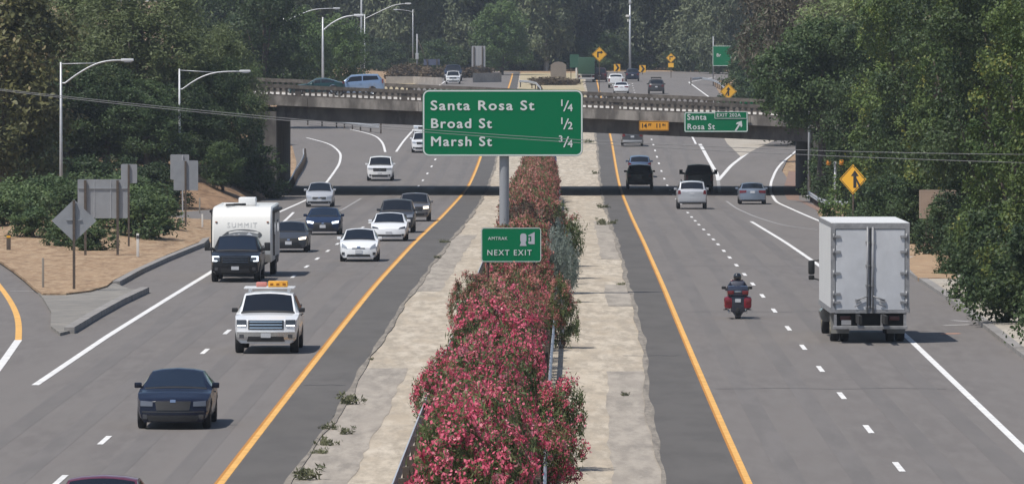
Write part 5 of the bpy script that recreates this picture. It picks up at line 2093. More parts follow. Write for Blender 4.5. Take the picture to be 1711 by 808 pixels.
lamp('left street lamp, its pole partly hidden by foliage', 102, 412, 104, [(109, 139), (130, 123), (160, 106), (185, 101), (204, 101)])
lamp('street lamp with straight brace beside the twin sign plates', 300, 478, 115, [(305, 149), (330, 131), (360, 120), (402, 119.5)])
lamp('slim street lamp behind the overpass left of the blue minivan', 539.5, BR_Y1 - .2, 29, [(541, 50), (555, 38), (575, 28), (593, 26)], brace=False, z_base=deck_z((539.5 - CX) * BR_Y1 / F))
lamp('street lamp whose pole is hidden in foliage at the upper left', 474, 770, 30, [(475, 37), (500, 25), (525, 15), (558, 14.5)], brace=False)
lamp('street lamp above the round green tree near the top of the photo', 609.5, 885, 24, [(611, 31), (640, 17), (660, 8), (678, 6.5)], brace=False)
lamp('distant street lamp barely visible above the far wood', 690, 1128, 16, [(690, 20), (675, 17), (665, 16.5)], brace=False)
lamp('street lamp reaching out of the right belt over the exit ramp', 1352, 492, 110, [(1350, 121), (1335, 117), (1316, 116)], brace=False)
for nm, lab, px, Y_, pt, top in (('utility_pole', 'thin dark pole at the top of the photo left of centre', 604, 840, -30, 0), ('utility_pole', 'slim pole with slanted guy wire in front of the far wood', 697, 1050, 57, 1)):
    c = A(px, pt, Y_)
    root = thing(nm, lab, 'pole', (c.x, Y_, 0))
    g0 = gz(c.x, Y_)
    m = MB()
    m.tube([(0, 0, g0 - .2), (0, 0, c.z)], [.14, .10], 8)
    m.build('pole', M_polegr, root)
    if top:
        m = MB()
        m.tube([(0, 0, c.z - .5), (1.9, 0, g0 + 1.2)], .05, 6)
        m.build('guy_wire', M_wood, root)
        m = MB()
        m.bevbox((0, -.1, g0 + 3.2), (.45, .3, .9), .05)
        m.build('control_box', M_galv, root)
c = A(1052.5, 6, 1085)
mast = thing('camera_mast', 'tall thin camera mast standing over the far bend', 'mast', (c.x, 1085, 0))
g0 = gz(c.x, 1085)
m = MB()
m.tube([(0, 0, g0 - .2), (0, 0, c.z)], [.2, .12], 8)
m.build('pole', plain('pale mast steel', (.45, .47, .5), .4, .3), mast)
m = MB()
m.bevbox((0, 0, c.z + .2), (.4, .4, .6), .12)
m.build('camera', M_galv, mast, sharp=40)
m = MB()
m.bevbox((-.35, -.1, c.z - 1.9), (.6, .3, .35), .06)
m.bevbox((-.30, -.1, c.z - 2.6), (.2, .2, .4), .05)
m.build('antenna_box', M_wpost, mast, sharp=40)


# ------------------------------------------------------------------ guard rails
def guardrail(name, label, pts, zf, post_step=3.81, beam_h=.31, top=.75, mat=None, posts=True, side=1, max_posts=90):
    root = thing(name, label, 'guardrail')
    fine = []
    for a_0, b_0 in zip(pts, pts[1:]):
        n = max(1, int((b_0 - a_0).length / 3.8))
        fine += [a_0.lerp(b_0, i / n) for i in range(n)]
    fine.append(pts[-1])
    prof_ = [(0, top - beam_h), (.035, top - beam_h * .85), (.05, top - beam_h * .72), (.0, top - beam_h * .5), (.05, top - beam_h * .28), (.035, top - beam_h * .15), (0, top)]
    vs = []
    k = len(prof_) * 2
    for i, q in enumerate(fine):
        t = fine[min(i + 1, len(fine) - 1)] - fine[max(i - 1, 0)]
        nr = Vector((t.y, -t.x, 0)).normalized() * side
        z = zf(q)
        for o, h in prof_:
            e = q + nr * (o + .01)
            vs.append((e.x, e.y, z + h))
        for o, h in reversed(prof_):
            e = q + nr * (o - .006)
            vs.append((e.x, e.y, z + h))
    m_ = MB()
    fs = [(i * k + a, i * k + (a + 1) % k, (i + 1) * k + (a + 1) % k, (i + 1) * k + a) for i in range(len(fine) - 1) for a in range(k)]
    fs += [tuple(range(k)), tuple((len(fine) - 1) * k + a for a in range(k))]
    m_.add(vs, fs)
    m_.build('beam', mat or M_galv, root)
    pm = MB()
    pm.box((0, 0, top * .5 - .15), (.14, .18, top + .3))
    base = None
    last = None
    cnt = 0
    for i, q in enumerate(fine):
        if last is not None and (q - last).length < post_step - .3:
            continue
        last = q
        cnt += 1
        if cnt > max_posts:
            break
        t = fine[min(i + 1, len(fine) - 1)] - fine[max(i - 1, 0)]
        nr = Vector((t.y, -t.x, 0)).normalized() * side
        e = q - nr * .14
        if base is None:
            o = pm.build('post', M_wood, root)
            base = o
        else:
            o = base.copy()
            COL.objects.link(o)
            o.parent = root
        o.location = (e.x, e.y, zf(q))
    return root


M_railw = plain('pale steel beam', (.50, .52, .56), .45, .4, vary=.12, scale=2.)  # steel slightly whiter than the galvanised parts
guardrail('median_guardrail', 'steel guardrail along the left side of the oleander hedge', [Vector((float(HEDGE_L(y)), y, 0)) for y in range(140, 500, 8)], lambda q: rz(q.y) - .02, side=-1, mat=M_railw)
guardrail('median_guardrail', 'steel guardrail along the right side of the oleander hedge', [Vector((float(HEDGE_R(y)), y, 0)) for y in range(140, 500, 8)], lambda q: rz(q.y) - .02, side=1, mat=M_railw)


def pv(px, py):
    q = P(px, py)
    return Vector((q.x, q.y, 0))


gzf = lambda q: rz(q.y) - .03
guardrail('guardrail', 'short steel guardrail at the right bridge abutment', [pv(1352, 337), pv(1366, 347), pv(1380, 353), pv(1418, 356)], gzf, side=1, post_step=2.)
guardrail('guardrail', 'curving guardrail beside the left abutment under the overpass', [pv(480, 322), pv(492, 300), pv(503, 283), pv(508, 271), pv(507, 262)], gzf, side=-1, post_step=4.)
guardrail('guardrail', 'long guardrail on the inner side of the left ramp beyond the overpass', [pv(512, 209), pv(560, 213), pv(600, 218.5), pv(634, 223)], gzf, side=1, post_step=4., mat=M_railw, top=1.05, beam_h=.55)
guardrail('guardrail', 'curving guardrail end on the far median above the green sign', [pv(868, 146), pv(884, 147), pv(896, 150), pv(903, 158), pv(906, 170)], gzf, side=1, post_step=6., top=1.0)
guardrail('guardrail', 'guardrail round the outside of the far right ramp', [pv(1156, 142), pv(1172, 141), pv(1190, 144), pv(1203, 150), pv(1215, 163)], gzf, side=1, post_step=8., top=1.0)
# low concrete walls beside the far left carriageway
for lab, pix, h in (('low grey concrete wall left of the far white SUV', [(645, 140), (690, 140), (738, 142)], 1.0), ('low pale concrete wall right of the far white SUV', [(790, 138), (838, 137)], 1.3)):
    root = thing('barrier_wall', lab, 'wall')
    q = [P(*u) for u in pix]
    m = MB()
    for a_0, b_0 in zip(q, q[1:]):
        m.add([(a_0.x, a_0.y, a_0.z - .3), (b_0.x, b_0.y, b_0.z - .3), (b_0.x, b_0.y, b_0.z + h), (a_0.x, a_0.y, a_0.z + h), (a_0.x, a_0.y + .4, a_0.z - .3), (b_0.x, b_0.y + .4, b_0.z - .3), (b_0.x, b_0.y + .4, b_0.z + h), (a_0.x, a_0.y + .4, a_0.z + h)],
              [(0, 1, 2, 3), (7, 6, 5, 4), (0, 4, 5, 1), (1, 5, 6, 2), (2, 6, 7, 3), (3, 7, 4, 0)])
    m.build('wall', M_conc, root)

# ------------------------------------------------------------------ overhead wires
Yw = 252.
for lab, pix in (('upper of the two overhead wires crossing in front of the big green sign', [(-260, 118), (0, 148.5), (111, 161), (430, 193), (700, 215), (839, 226.7), (969, 235), (1260, 246.7), (1480, 253), (1720, 259)]),
                 ('lower of the two overhead wires crossing in front of the big green sign', [(-260, 119), (0, 150), (111, 163), (430, 197.5), (700, 221), (839, 232), (969, 240), (1260, 253), (1480, 262.5), (1720, 274)])):
    m = MB()
    ctrl = [A(u, v_, Yw) for u, v_ in pix]
    xs_ = [q.x for q in ctrl]
    cf = np.polyfit(xs_, [q.z for q in ctrl], 3)
    pts = [Vector((x, Yw + (.4 if 'lower' in lab else 0), float(np.polyval(cf, x)))) for x in np.linspace(xs_[0], xs_[-1], 40)]
    m.tube(pts, .011, 6)
    tag(m.build('overhead_wire', plain('wire', (.22, .22, .22), .6)), lab, 'wire')
# ------------------------------------------------------------------ foliage
def quads_mesh(name, V, tint, mat):
    """V: (n, 4, 3) leaf corners"""
    n = len(V)
    me = bpy.data.meshes.new(name)
    me.vertices.add(4 * n)
    me.vertices.foreach_set('co', V.reshape(-1).astype(np.float32))
    me.loops.add(4 * n)
    me.loops.foreach_set('vertex_index', np.arange(4 * n, dtype=np.int32))
    me.polygons.add(n)
    me.polygons.foreach_set('loop_start', np.arange(0, 4 * n, 4, dtype=np.int32))
    me.update(calc_edges=True)
    at = me.attributes.new('tint', 'FLOAT', 'POINT')
    at.data.foreach_set('value', np.repeat(tint, 4).astype(np.float32))
    me.materials.append(mat)
    return me


def unit(a):
    return a / np.maximum(1e-9, np.linalg.norm(a, axis=-1, keepdims=True))


def leaf_quads(C, rc, out, ct, n, L, W, droop=0., flat=.85, spread=.55, upb=.45):
    M = len(C)
    p = np.repeat(C, n, 0) + rng.normal(size=(M * n, 3)) * np.repeat(rc, n)[:, None] * spread * np.array([1, 1, flat])
    o = np.repeat(out, n, 0)
    nn = unit(o * .55 + np.array([0, 0, upb]) + rng.normal(size=(M * n, 3)) * .55)
    t = rng.normal(size=(M * n, 3))
    t[:, 2] -= droop
    t = unit(t - nn * (t * nn).sum(1, keepdims=True))
    b = np.cross(nn, t)
    s = rng.uniform(.7, 1.3, size=(M * n, 1))
    l, w = t * L * .5 * s, b * W * .5 * s
    V = np.stack([p - l, p - l * .1 + w, p + l, p - l * .1 - w], 1)
    tint = np.clip(np.repeat(ct, n) * .65 + rng.uniform(0, .45, M * n), 0, 1)
    return V, tint


def lobes_clusters(lobes, dens, rc, gap=.25, deep=.62, inner=.62):
    """cluster centres spread through the outer part of every lobe"""
    Cs, Os, Rs, Ts = [], [], [], []
    for (c, r) in lobes:
        c, r = np.array(c), np.array(r)
        area = 4 * math.pi * ((r[0] * r[1]) ** 1.6 / 3 + (r[0] * r[2]) ** 1.6 / 3 + (r[1] * r[2]) ** 1.6 / 3) ** (1 / 1.6)
        k = max(6, int(area * dens))
        d = unit(rng.normal(size=(k, 3)))
        f = rng.uniform(inner, 1.08, size=(k, 1)) ** .8
        q = c + d * r * f
        lt = rng.uniform(.15, .85)
        keep = rng.uniform(size=k) > gap * (.5 + .5 * np.sin(d[:, 0] * 5 + c[0] * 3) * np.sin(d[:, 2] * 6 + c[1]))
        for (c2, r2) in lobes:
            if c2 is c or np.allclose(c2, c):
                continue
            keep &= (((q - np.array(c2)) / np.array(r2)) ** 2).sum(1) > deep ** 2
        q, d = q[keep], d[keep]
        Cs.append(q)
        Os.append(unit(d / r))
        Rs.append(rc * rng.uniform(.65, 1.35, len(q)))
        Ts.append(np.clip(lt + rng.normal(size=len(q)) * .22, 0, 1))
    return np.concatenate(Cs), np.concatenate(Rs), np.concatenate(Os), np.concatenate(Ts)


def crown_mesh(name, lobes, dens, rc, n, L, W, mat, droop=0., gap=.3, flat=.85, spread=.55, upb=.45, inner=.62):
    C, r_, o, t = lobes_clusters(lobes, dens, rc, gap, .7 if inner > .7 else .62, inner)
    V, ti = leaf_quads(C, r_, o, t, n, L, W, droop, flat, spread, upb)
    return quads_mesh(name, V, ti, mat)


def trunk_mesh(name, h, r0, lobes, mat, lean=.4, nl=5, fork=.35):
    m = MB()
    tip = Vector((random.uniform(-lean, lean), random.uniform(-lean, lean), h))
    pts = [Vector((0, 0, -.5)), Vector((0, 0, .1)), tip * .33 + Vector((random.uniform(-.3, .3), random.uniform(-.3, .3), 0)), tip * .66, tip]
    m.tube(pts, [r0 * 1.35, r0 * 1.1, r0 * .85, r0 * .55, r0 * .15], 9)
    for (c, r_) in random.sample(lobes, min(nl, len(lobes))):
        z = max(.8, min(h * .75, c[2] * fork * random.uniform(.9, 1.5)))
        a = tip * (z / h)
        e = Vector(c)
        mid = a.lerp(e, .5) + Vector((0, 0, -abs(e.z - z) * .12))
        m.tube([a, mid, e], [r0 * .45, r0 * .28, r0 * .08], 6)
    return m.build(name, mat)


M_bark = ground_mat('brown bark', [(.10, .08, .065), (.15, .12, .10), (.07, .058, .05)], [0, 1.2, 4.])
M_barkpale = ground_mat('pale bark', [(.32, .29, .26), (.22, .19, .17), (.40, .37, .33)], [0, .8, 2.5])
F_olive = foliage_mat('olive leaves', (.10, .135, .055), (.215, .26, .11), .4)
F_oak = foliage_mat('oak leaves', (.022, .046, .018), (.082, .120, .042))
F_ivy = foliage_mat('ivy leaves', (.030, .064, .018), (.120, .165, .045), third=(.22, .22, .05))
F_euc = foliage_mat('eucalyptus leaves', (.065, .083, .048), (.165, .19, .10))
F_eucdk = foliage_mat('dark eucalyptus leaves', (.042, .056, .042), (.105, .125, .08))
F_brown = foliage_mat('brownish seeding leaves', (.055, .050, .038), (.145, .128, .090))
F_bloom = foliage_mat('tan flowering leaves', (.045, .058, .024), (.14, .135, .05), third=(.22, .17, .085))
F_bright = foliage_mat('fresh green leaves', (.042, .078, .026), (.110, .165, .050))
F_juni = foliage_mat('juniper leaves', (.035, .068, .028), (.125, .175, .065))
F_weed = foliage_mat('weed leaves', (.07, .085, .045), (.20, .20, .11))
F_dry = foliage_mat('dry red brown leaves', (.06, .048, .03), (.16, .115, .07))


def lobes_round(h, w, n, base=.3, seed=0):
    rr = np.random.default_rng(seed)
    out = []
    for i in range(n):
        t = (i + .5) / n
        z = h * (base + (1 - base) * (.12 + .72 * t))
        k = math.sin(math.pi * min(1, .25 + .68 * t)) ** .8
        a = i * 2.399 + rr.uniform(-.5, .5)
        d = w * .55 * k * rr.uniform(.6, 1.1)
        r = w * (.34 + .16 * rr.uniform()) * (.75 + .4 * k) * .85
        out.append(((1.15 * d * math.cos(a), 1.15 * d * math.sin(a), z), (r, r, r * rr.uniform(.5, .72))))
    out.append(((0, 0, h * .88 - w * .1), (w * .42, w * .42, w * .32)))
    return out


def lobes_tall(h, w, n, base=.25, seed=0, flat=(.9, 1.4), dd=(.35, 1.1)):
    rr = np.random.default_rng(seed)
    out = []
    for i in range(n):
        t = i / (n - 1)
        z = h * (base + (1 - base) * (.03 + .90 * t))
        a = i * 2.1 + rr.uniform(-.8, .8)
        d = w * .52 * (1 - .45 * t) * rr.uniform(*dd)
        r = w * (.26 + .15 * rr.uniform()) * (1.05 - .35 * t)
        out.append(((d * math.cos(a), d * math.sin(a), z), (r, r, r * rr.uniform(*flat))))
    return out


PROTO = {}


def proto(kind):
    """mesh data of one kind of tree: (trunk mesh, crown mesh)"""
    if kind in PROTO:
        return PROTO[kind]
    nm, var = kind.split(':')
    seed = sum(map(ord, kind))
    if nm == 'olive':
        L = lobes_round(14, 6.2, 15, .18, seed)
        cr = crown_mesh('crown', L, 1.15, .72, 46, .32, .11, F_olive, gap=.12, droop=.3, upb=.8, inner=.88)
        tr = trunk_mesh('trunk', 10, .35, L, M_bark)
    elif nm == 'oak':
        L = lobes_round(12, 5.2, 13, .10, seed)
        cr = crown_mesh('crown', L, 1.15, .6, 44, .28, .15, F_oak, gap=.3, inner=.8)
        tr = trunk_mesh('trunk', 9, .32, L, M_bark)
    elif nm == 'oakhigh':
        L = lobes_round(12, 5.6, 13, .40, seed)
        cr = crown_mesh('crown', L, 1.3, .52, 60, .22, .14, F_oak, gap=.35)
        tr = trunk_mesh('trunk', 9, .32, L, M_bark)
    elif nm == 'bloom':
        L = lobes_round(14, 4.6, 16, .05, seed)
        cr = crown_mesh('crown', L, 1.25, .6, 36, .32, .18, F_bloom, gap=.45)
        tr = trunk_mesh('trunk', 11, .32, L, M_bark)
    elif nm == 'bright':
        L = lobes_round(10, 4.6, 12, .08, seed)
        cr = crown_mesh('crown', L, 1.15, .6, 44, .30, .15, F_bright, gap=.2, upb=.7, inner=.85)
        tr = trunk_mesh('trunk', 7, .25, L, M_bark)
    elif nm == 'ivy':
        L = lobes_tall(14, 4.8, 21, -.02, seed, (.55, .85), (.55, 1.35))
        cr = crown_mesh('crown', L, 1.5, .48, 70, .19, .13, F_ivy, gap=.45, upb=.6, inner=.78)
        tr = trunk_mesh('trunk', 11, .4, L, M_bark)
    elif nm == 'ivyoak':
        L = lobes_tall(14, 5.4, 20, .0, seed, (.5, .8), (.55, 1.35))
        cr = crown_mesh('crown', L, 1.35, .52, 66, .20, .13, F_oak, gap=.5)
        tr = trunk_mesh('trunk', 11, .4, L, M_bark)
    elif nm == 'euc':
        L = lobes_tall(26, 8.5, 17, .12, seed)
        cr = crown_mesh('crown', L, .42, 1.1, 34, .85, .30, F_euc, droop=1.2, gap=.3, flat=1.1, inner=.8)
        tr = trunk_mesh('trunk', 22, .45, L, M_barkpale, lean=1.5, nl=8)
    elif nm == 'eucdk':
        L = lobes_tall(27, 8.5, 17, .05, seed)
        cr = crown_mesh('crown', L, .42, 1.1, 34, .85, .30, F_eucdk, droop=1.2, gap=.4, flat=1.1)
        tr = trunk_mesh('trunk', 22, .45, L, M_barkpale, lean=1.5, nl=8)
    elif nm == 'brown':
        L = lobes_tall(22, 7.0, 18, .34, seed)
        cr = crown_mesh('crown', L, .85, .8, 36, .45, .14, F_brown, droop=1., gap=.4, flat=1.2)
        tr = trunk_mesh('trunk', 19, .42, L, M_bark, lean=.8, nl=7)
    elif nm == 'shrub':
        L = lobes_round(1.7, 1.5, 8, -.1, seed)
        cr = crown_mesh('foliage', L, 5.5, .22, 30, .17, .075, F_juni, gap=.3)
        tr = trunk_mesh('stem', 1.0, .06, L, M_bark, lean=.1)
    elif nm == 'darkshrub':
        L = lobes_round(3.2, 2.2, 9, -.05, seed)
        cr = crown_mesh('foliage', L, 4.2, .26, 50, .14, .085, F_oak, gap=.3)
        tr = trunk_mesh('stem', 2.0, .09, L, M_bark, lean=.2)
    elif nm == 'dryshrub':
        L = lobes_round(1.9, 2.4, 8, -.1, seed)
        cr = crown_mesh('foliage', L, 1.6, .4, 24, .34, .15, F_dry, gap=.3)
        tr = trunk_mesh('stem', 1.1, .07, L, M_bark, lean=.1)
    elif nm == 'weed':
        C = rng.normal(size=(14, 3)) * np.array([.22, .22, .06]) + np.array([0, 0, .13])
        V, ti = leaf_quads(C, np.full(14, .13), unit(C * np.array([1, 1, .2])), rng.uniform(.1, .8, 14), 13, .20, .055, flat=1., upb=.2)
        cr = quads_mesh('foliage', V, ti, F_weed)
        PROTO[kind] = (None, cr)
        return PROTO[kind]
    me = tr.data
    bpy.data.objects.remove(tr)
    PROTO[kind] = (me, cr)
    return PROTO[kind]


def plant(kind, name, label, cat, loc, h_scale=1., w_scale=None, group=None, rz_=None, crown='crown', stem='trunk'):
    tr, cr = proto(kind)
    e = thing(name, label, cat, loc, rz_ if rz_ is not None else random.uniform(0, 6.28), group)
    w_scale = w_scale or h_scale
    for nm, me in ((stem, tr), (crown, cr)):
        if me:
            o = link_mesh(nm, me, e)
            o.scale = (w_scale, w_scale, h_scale)
    return e


def at(px, Y, dz=0.):
    x = (px - CX) * Y / F
    return (x, Y, gz(x, Y) + dz)


# ---- left belt
def T(kind, name, label, px, Y, h, w=None, group=None, base=None):
    nat = {'oakhigh': 12, 'olive': 14, 'oak': 12, 'bloom': 14, 'bright': 10, 'ivy': 14, 'ivyoak': 14, 'euc': 26, 'eucdk': 27, 'brown': 22, 'darkshrub': 3.2, 'shrub': 1.7, 'dryshrub': 1.9}[kind.split(':')[0]]
    b = at(px, Y)
    b = (b[0], b[1], max(b[2], rz(b[1]) + lbank(b[0], b[1]) - .1))
    return plant(kind, name, label, 'shrub' if 'shrub' in kind else 'tree', b, h / nat, (w or h) / nat, group,
                 crown='foliage' if 'shrub' in kind else 'crown', stem='stem' if 'shrub' in kind else 'trunk')


GL = 'trees of the left belt beside the ramp'
T('bloom:a', 'flowering_tree', 'olive tree with tan blossom clusters at the left edge of the photo', 12, 430, 15.5, 15.5, GL)
T('olive:a', 'feathery_tree', 'broad feathery olive green tree behind the left lamp post', 238, 491, 13.6, 14.5, GL)
T('olive:b', 'feathery_tree', 'feathery olive green tree between the flowering tree and the broad one', 128, 500, 14.2, 13, GL)
T('olive:a', 'feathery_tree', 'feathery tree rising behind the sign cluster on the left', 352, 497, 10.9, 9.0, GL)
T('oak:a', 'leafy_tree', 'dark leafy tree overhanging the left end of the overpass', 372, 489, 8.6, 6.5, GL)
T('oak:b', 'leafy_tree', 'dark leafy tree filling the gap behind the left lamp poles', 178, 478, 6.8, 9, GL)
T('oak:c', 'leafy_tree', 'dark leafy tree between the two left lamp posts', 245, 477, 6.2, 8.5, GL)
T('oak:a', 'leafy_tree', 'dark leafy tree directly behind the left lamp post', 112, 478, 6.8, 9, GL)
T('oak:c', 'leafy_tree', 'shaded leafy tree low behind the juniper bushes', 62, 476, 7.0, 9, GL)
T('oak:a', 'leafy_tree', 'shaded leafy tree behind the rectangular sign backs', 306, 484, 6.4, 8, GL)
T('bright:a', 'young_tree', 'small light green tree at the foot of the left embankment', 372, 476, 3.4, 4.0, GL)
for i, (px, Y, h, lb) in enumerate(((70, 452, 3.0, 'dark shrub nearest behind the left lamp post'), (135, 455, 3.2, 'dark shrub behind the big rectangular sign back, at its left post'), (200, 456, 3.2, 'dark shrub behind the big rectangular sign back, at its right post'), (262, 458, 3.0, 'dark shrub between the small sign back and the twin plates'), (40, 470, 3.6, 'dark shrub under the tan flowering tree'), (110, 480, 3.4, 'dark shrub between the left lamp post and the juniper bushes'),
                                    (175, 490, 3.6, 'dark shrub behind the rectangular sign back'), (240, 500, 3.8, 'dark shrub left of the twin sign plates'),
                                    (300, 515, 4.2, 'dark shrub behind the twin sign plates'), (345, 510, 3.8, 'dark shrub left of the small light green tree'),
                                    (420, 495, 3.4, 'dark shrub beside the left bridge abutment'))):
    T('darkshrub:' + 'ab'[i % 2], 'dark_shrub', lb, px, Y, h, h * 1.25, 'shaded shrubs under the left trees')

# junipers on the mulch
jun = [(8, 405, 1.5), (58, 414, 1.25), (108, 420, 1.15), (32, 384, 1.7), (86, 392, 1.6), (150, 424, 1.1), (128, 402, 1.6), (190, 404, 1.5), (236, 409, 1.9), (250, 398, 1.6), (214, 388, 1.9), (60, 368, 2.0), (118, 376, 1.9), (18, 360, 2.1), (166, 382, 1.9), (-30, 395, 1.8), (-40, 370, 2.0), (40, 400, 1.6), (205, 396, 1.8), (85, 362, 2.1), (140, 366, 2.0), (200, 372, 1.9), (240, 384, 1.7), (5, 380, 1.8)]
for i, (px, py, h) in enumerate(jun):
    q = P(px, py)
    plant('shrub:' + 'abc'[i % 3], 'juniper_bush', 'spreading green juniper bush in the mulch bed left of the camper', 'bush', (q.x, q.y, q.z + .1 + mound(q.x, q.y)), h / 1.7 * 1.12, h / 1.7 * 1.4, 'juniper bushes in the mulch bed', crown='foliage', stem='stem')

# ---- right belt
GR = 'trees of the right belt beside the road'
rt = [('brown:a', 'casuarina_tree', 'tall brownish grey tree behind the right end of the overpass', 1338, 600, 25, 21),
      ('brown:b', 'casuarina_tree', 'brownish grey tree top above the right belt, second from the overpass', 1395, 560, 21, 17),
      ('oakhigh:a', 'leafy_tree', 'dark leafy tree covering the right end of the overpass', 1370, 480, 12.6, 12),
      ('ivyoak:b', 'leafy_tree', 'dark leafy tree behind the orange merge sign', 1462, 452, 13.5, 12),
      ('ivy:a', 'ivy_tree', 'ivy covered tree above the merge sign and the truck', 1506, 420, 14.5, 12.5),
      ('ivyoak:a', 'leafy_tree', 'dark leafy tree rising over the rear of the box truck', 1560, 395, 14.5, 12.5),
      ('ivy:b', 'ivy_tree', 'ivy covered tree overhanging the tan sign', 1608, 362, 14.0, 11.5),
      ('ivyoak:c', 'leafy_tree', 'dark leafy tree right of the tan sign', 1656, 332, 13.5, 11.5),
      ('ivy:a', 'ivy_tree', 'yellow green ivy tree standing nearest on the right', 1702, 283, 11.5, 9.2),
      ('ivy:b', 'ivy_tree', 'ivy tree cut by the right edge of the photo', 1760, 262, 12, 10),
      ('olive:b', 'feathery_tree', 'tall olive green tree top behind the middle of the right belt', 1505, 520, 18.5, 17),
      ('ivyoak:b', 'leafy_tree', 'tall dark tree top behind the right belt', 1610, 470, 18, 16),
      ('olive:a', 'feathery_tree', 'olive tree top at the upper right corner', 1702, 420, 17, 15),
      ('oak:b', 'leafy_tree', 'rear leafy tree at the right edge of the belt', 1790, 350, 13, 14)]
for k, nm, lb, px, Y, h, w_ in rt:
    T(k, nm, lb, px, Y, h, w_, GR)
for i, (px, py, h, lb) in enumerate(((1648, 505, 3.6, 'leafy shrub spilling onto the sidewalk behind the truck'), (1700, 545, 3.8, 'leafy shrub nearest the right edge of the photo'), (1676, 480, 3.4, 'leafy shrub under the yellow green ivy tree'),
                                     (1618, 462, 2.6, 'small shrub at the sidewalk right of the tan sign'), (1720, 590, 3.3, 'shrub low at the right edge by the kerb'), (1592, 425, 3.0, 'shaded shrub behind the tan sign post'),
                                     (1490, 392, 3.2, 'shaded shrub right of the merge sign'), (1455, 372, 2.4, 'low shrub beside the guardrail end'), (1540, 405, 3.2, 'shaded shrub hidden behind the box truck'), (1425, 345, 3.0, 'dark shrub behind the orange signs'), (1388, 330, 4.6, 'dark shrub added to darken the right bridge abutment'), (1412, 334, 5.0, 'dark shrub added to darken the slope behind the right abutment guardrail'), (1445, 340, 4.4, 'dark shrub added to deepen the shade behind the merge sign'))):  # last three shrubs added to darken the lit embankment
    q = P(px, py)
    x = max(q.x, float(XRB(q.y)) + 2.0)
    plant('darkshrub:' + 'ab'[i % 2], 'dark_shrub', lb, 'shrub', (x, q.y, gz(x, q.y)), h / 3.2, h / 3.2, 'shrubs at the foot of the right belt', crown='foliage', stem='stem')

# ---- beyond the overpass
GM = 'trees between the overpass and the far bend'
for k, nm, lb, px, Y, h, w_ in (('oak:c', 'leafy_tree', 'brownish green tree behind the left end of the bridge railing', 440, 700, 15.5, 13),
                                ('bright:b', 'green_tree', 'round green tree behind the lamp post on the overpass', 566, 835, 10.2, 9.0),
                                ('bright:a', 'green_tree', 'green tree left of the round one behind the bridge', 500, 800, 11, 10),
                                ('euc:c', 'eucalyptus_tree', 'grey green tree towering behind the left lamp arms', 500, 960, 25, 22),
                                ('oak:a', 'leafy_tree', 'dark tree at the left above the overpass', 395, 760, 18, 15),
                                ('bright:a', 'green_tree', 'light green willow like tree right of the grey sign back', 838, 1085, 11.5, 11),
                                ('brown:a', 'casuarina_tree', 'brownish tree right of the far green sign', 1305, 880, 19, 16),
                                ('oak:b', 'leafy_tree', 'green tree partly covering the far green sign', 1262, 850, 9.5, 8.0),
                                ('euc:a', 'eucalyptus_tree', 'grey green tree behind the far green sign', 1200, 1100, 24, 18),
                                ('bright:b', 'green_tree', 'fresh green tree in front of the brownish tree beyond the ramp', 1300, 820, 12, 11)):
    T(k, nm, lb, px, Y, h, w_, GM)
for i, (px, Y, h) in enumerate(((1256, 790, 4.5), (1282, 775, 5.0), (1300, 700, 5.0), (1322, 670, 5.5), (1262, 800, 5.5), (1345, 640, 5.0))):
    T('darkshrub:' + 'ab'[i % 2], 'dark_shrub', 'bushy shrub along the outside of the exit ramp beyond the overpass', px, Y, h, h * 1.3, 'shrubs along the exit ramp')
T('bright:a', 'green_bush', 'pale green bush at the left end of the bridge railing', 418, 640, 7.2, 5.0, GM)
kinds = ['euc:a', 'eucdk:a', 'euc:b', 'eucdk:b', 'euc:c']
n_ = 0
for row, (Y0, st, off, hb) in enumerate(((1150, 44, 0, 25), (1230, 52, 20, 29), (1330, 60, 5, 33))):
    px = 330 + off
    while px < 1430:
        Y = Y0 + random.uniform(-22, 22)
        k = kinds[(n_ * 3 + row) % 5] if row < 1 else kinds[1 + 2 * (n_ % 2)]
        h = hb * random.uniform(.85, 1.15)
        T(k, 'eucalyptus_tree', 'tall grey green eucalyptus in the wood behind the far bend', px, Y, h, 22 * random.uniform(.85, 1.2), 'eucalyptus wood behind the far bend')
        px += st * random.uniform(.8, 1.2)
        n_ += 1
i = 0
for px in range(340, 1420, 26):
    Y = 1120 + random.uniform(-8, 30)
    if 860 < px < 1140:
        Y += 30
    T('darkshrub:' + 'ab'[i % 2], 'dark_shrub', 'dark undergrowth shrub at the foot of the far eucalyptus wood', px, Y, random.uniform(3.5, 6), random.uniform(5, 7), 'undergrowth shrubs below the far wood')
    i += 1
for i, (px, Y) in enumerate(((668, 1040), (690, 1050), (722, 1045), (748, 1055), (775, 1050), (800, 1060), (905, 975), (922, 972), (672, 1000), (938, 975))):
    T('dryshrub:' + 'ab'[i % 2], 'dry_shrub', 'red brown dry shrub on the far verge above the green sign', px, Y, random.uniform(1.2, 1.9) if px < 900 else 1.0, random.uniform(2.0, 2.8), 'dry shrubs on the far verge')

# ---- oleander hedge of the median
F_ole = foliage_mat('oleander leaves', (.055, .08, .03), (.15, .185, .07), third=(.26, .20, .11))
B_pink = foliage_mat('pink oleander blossom', (.54, .055, .12), (.74, .19, .27), .3, third=(.82, .44, .47))
B_red = foliage_mat('dull red oleander blossom', (.34, .10, .09), (.52, .22, .19), .3, third=(.52, .32, .25))
F_silver = foliage_mat('silvery leaves', (.10, .13, .10), (.30, .34, .30))
F_bare = foliage_mat('bare dark twigs', (.03, .024, .02), (.10, .075, .055))


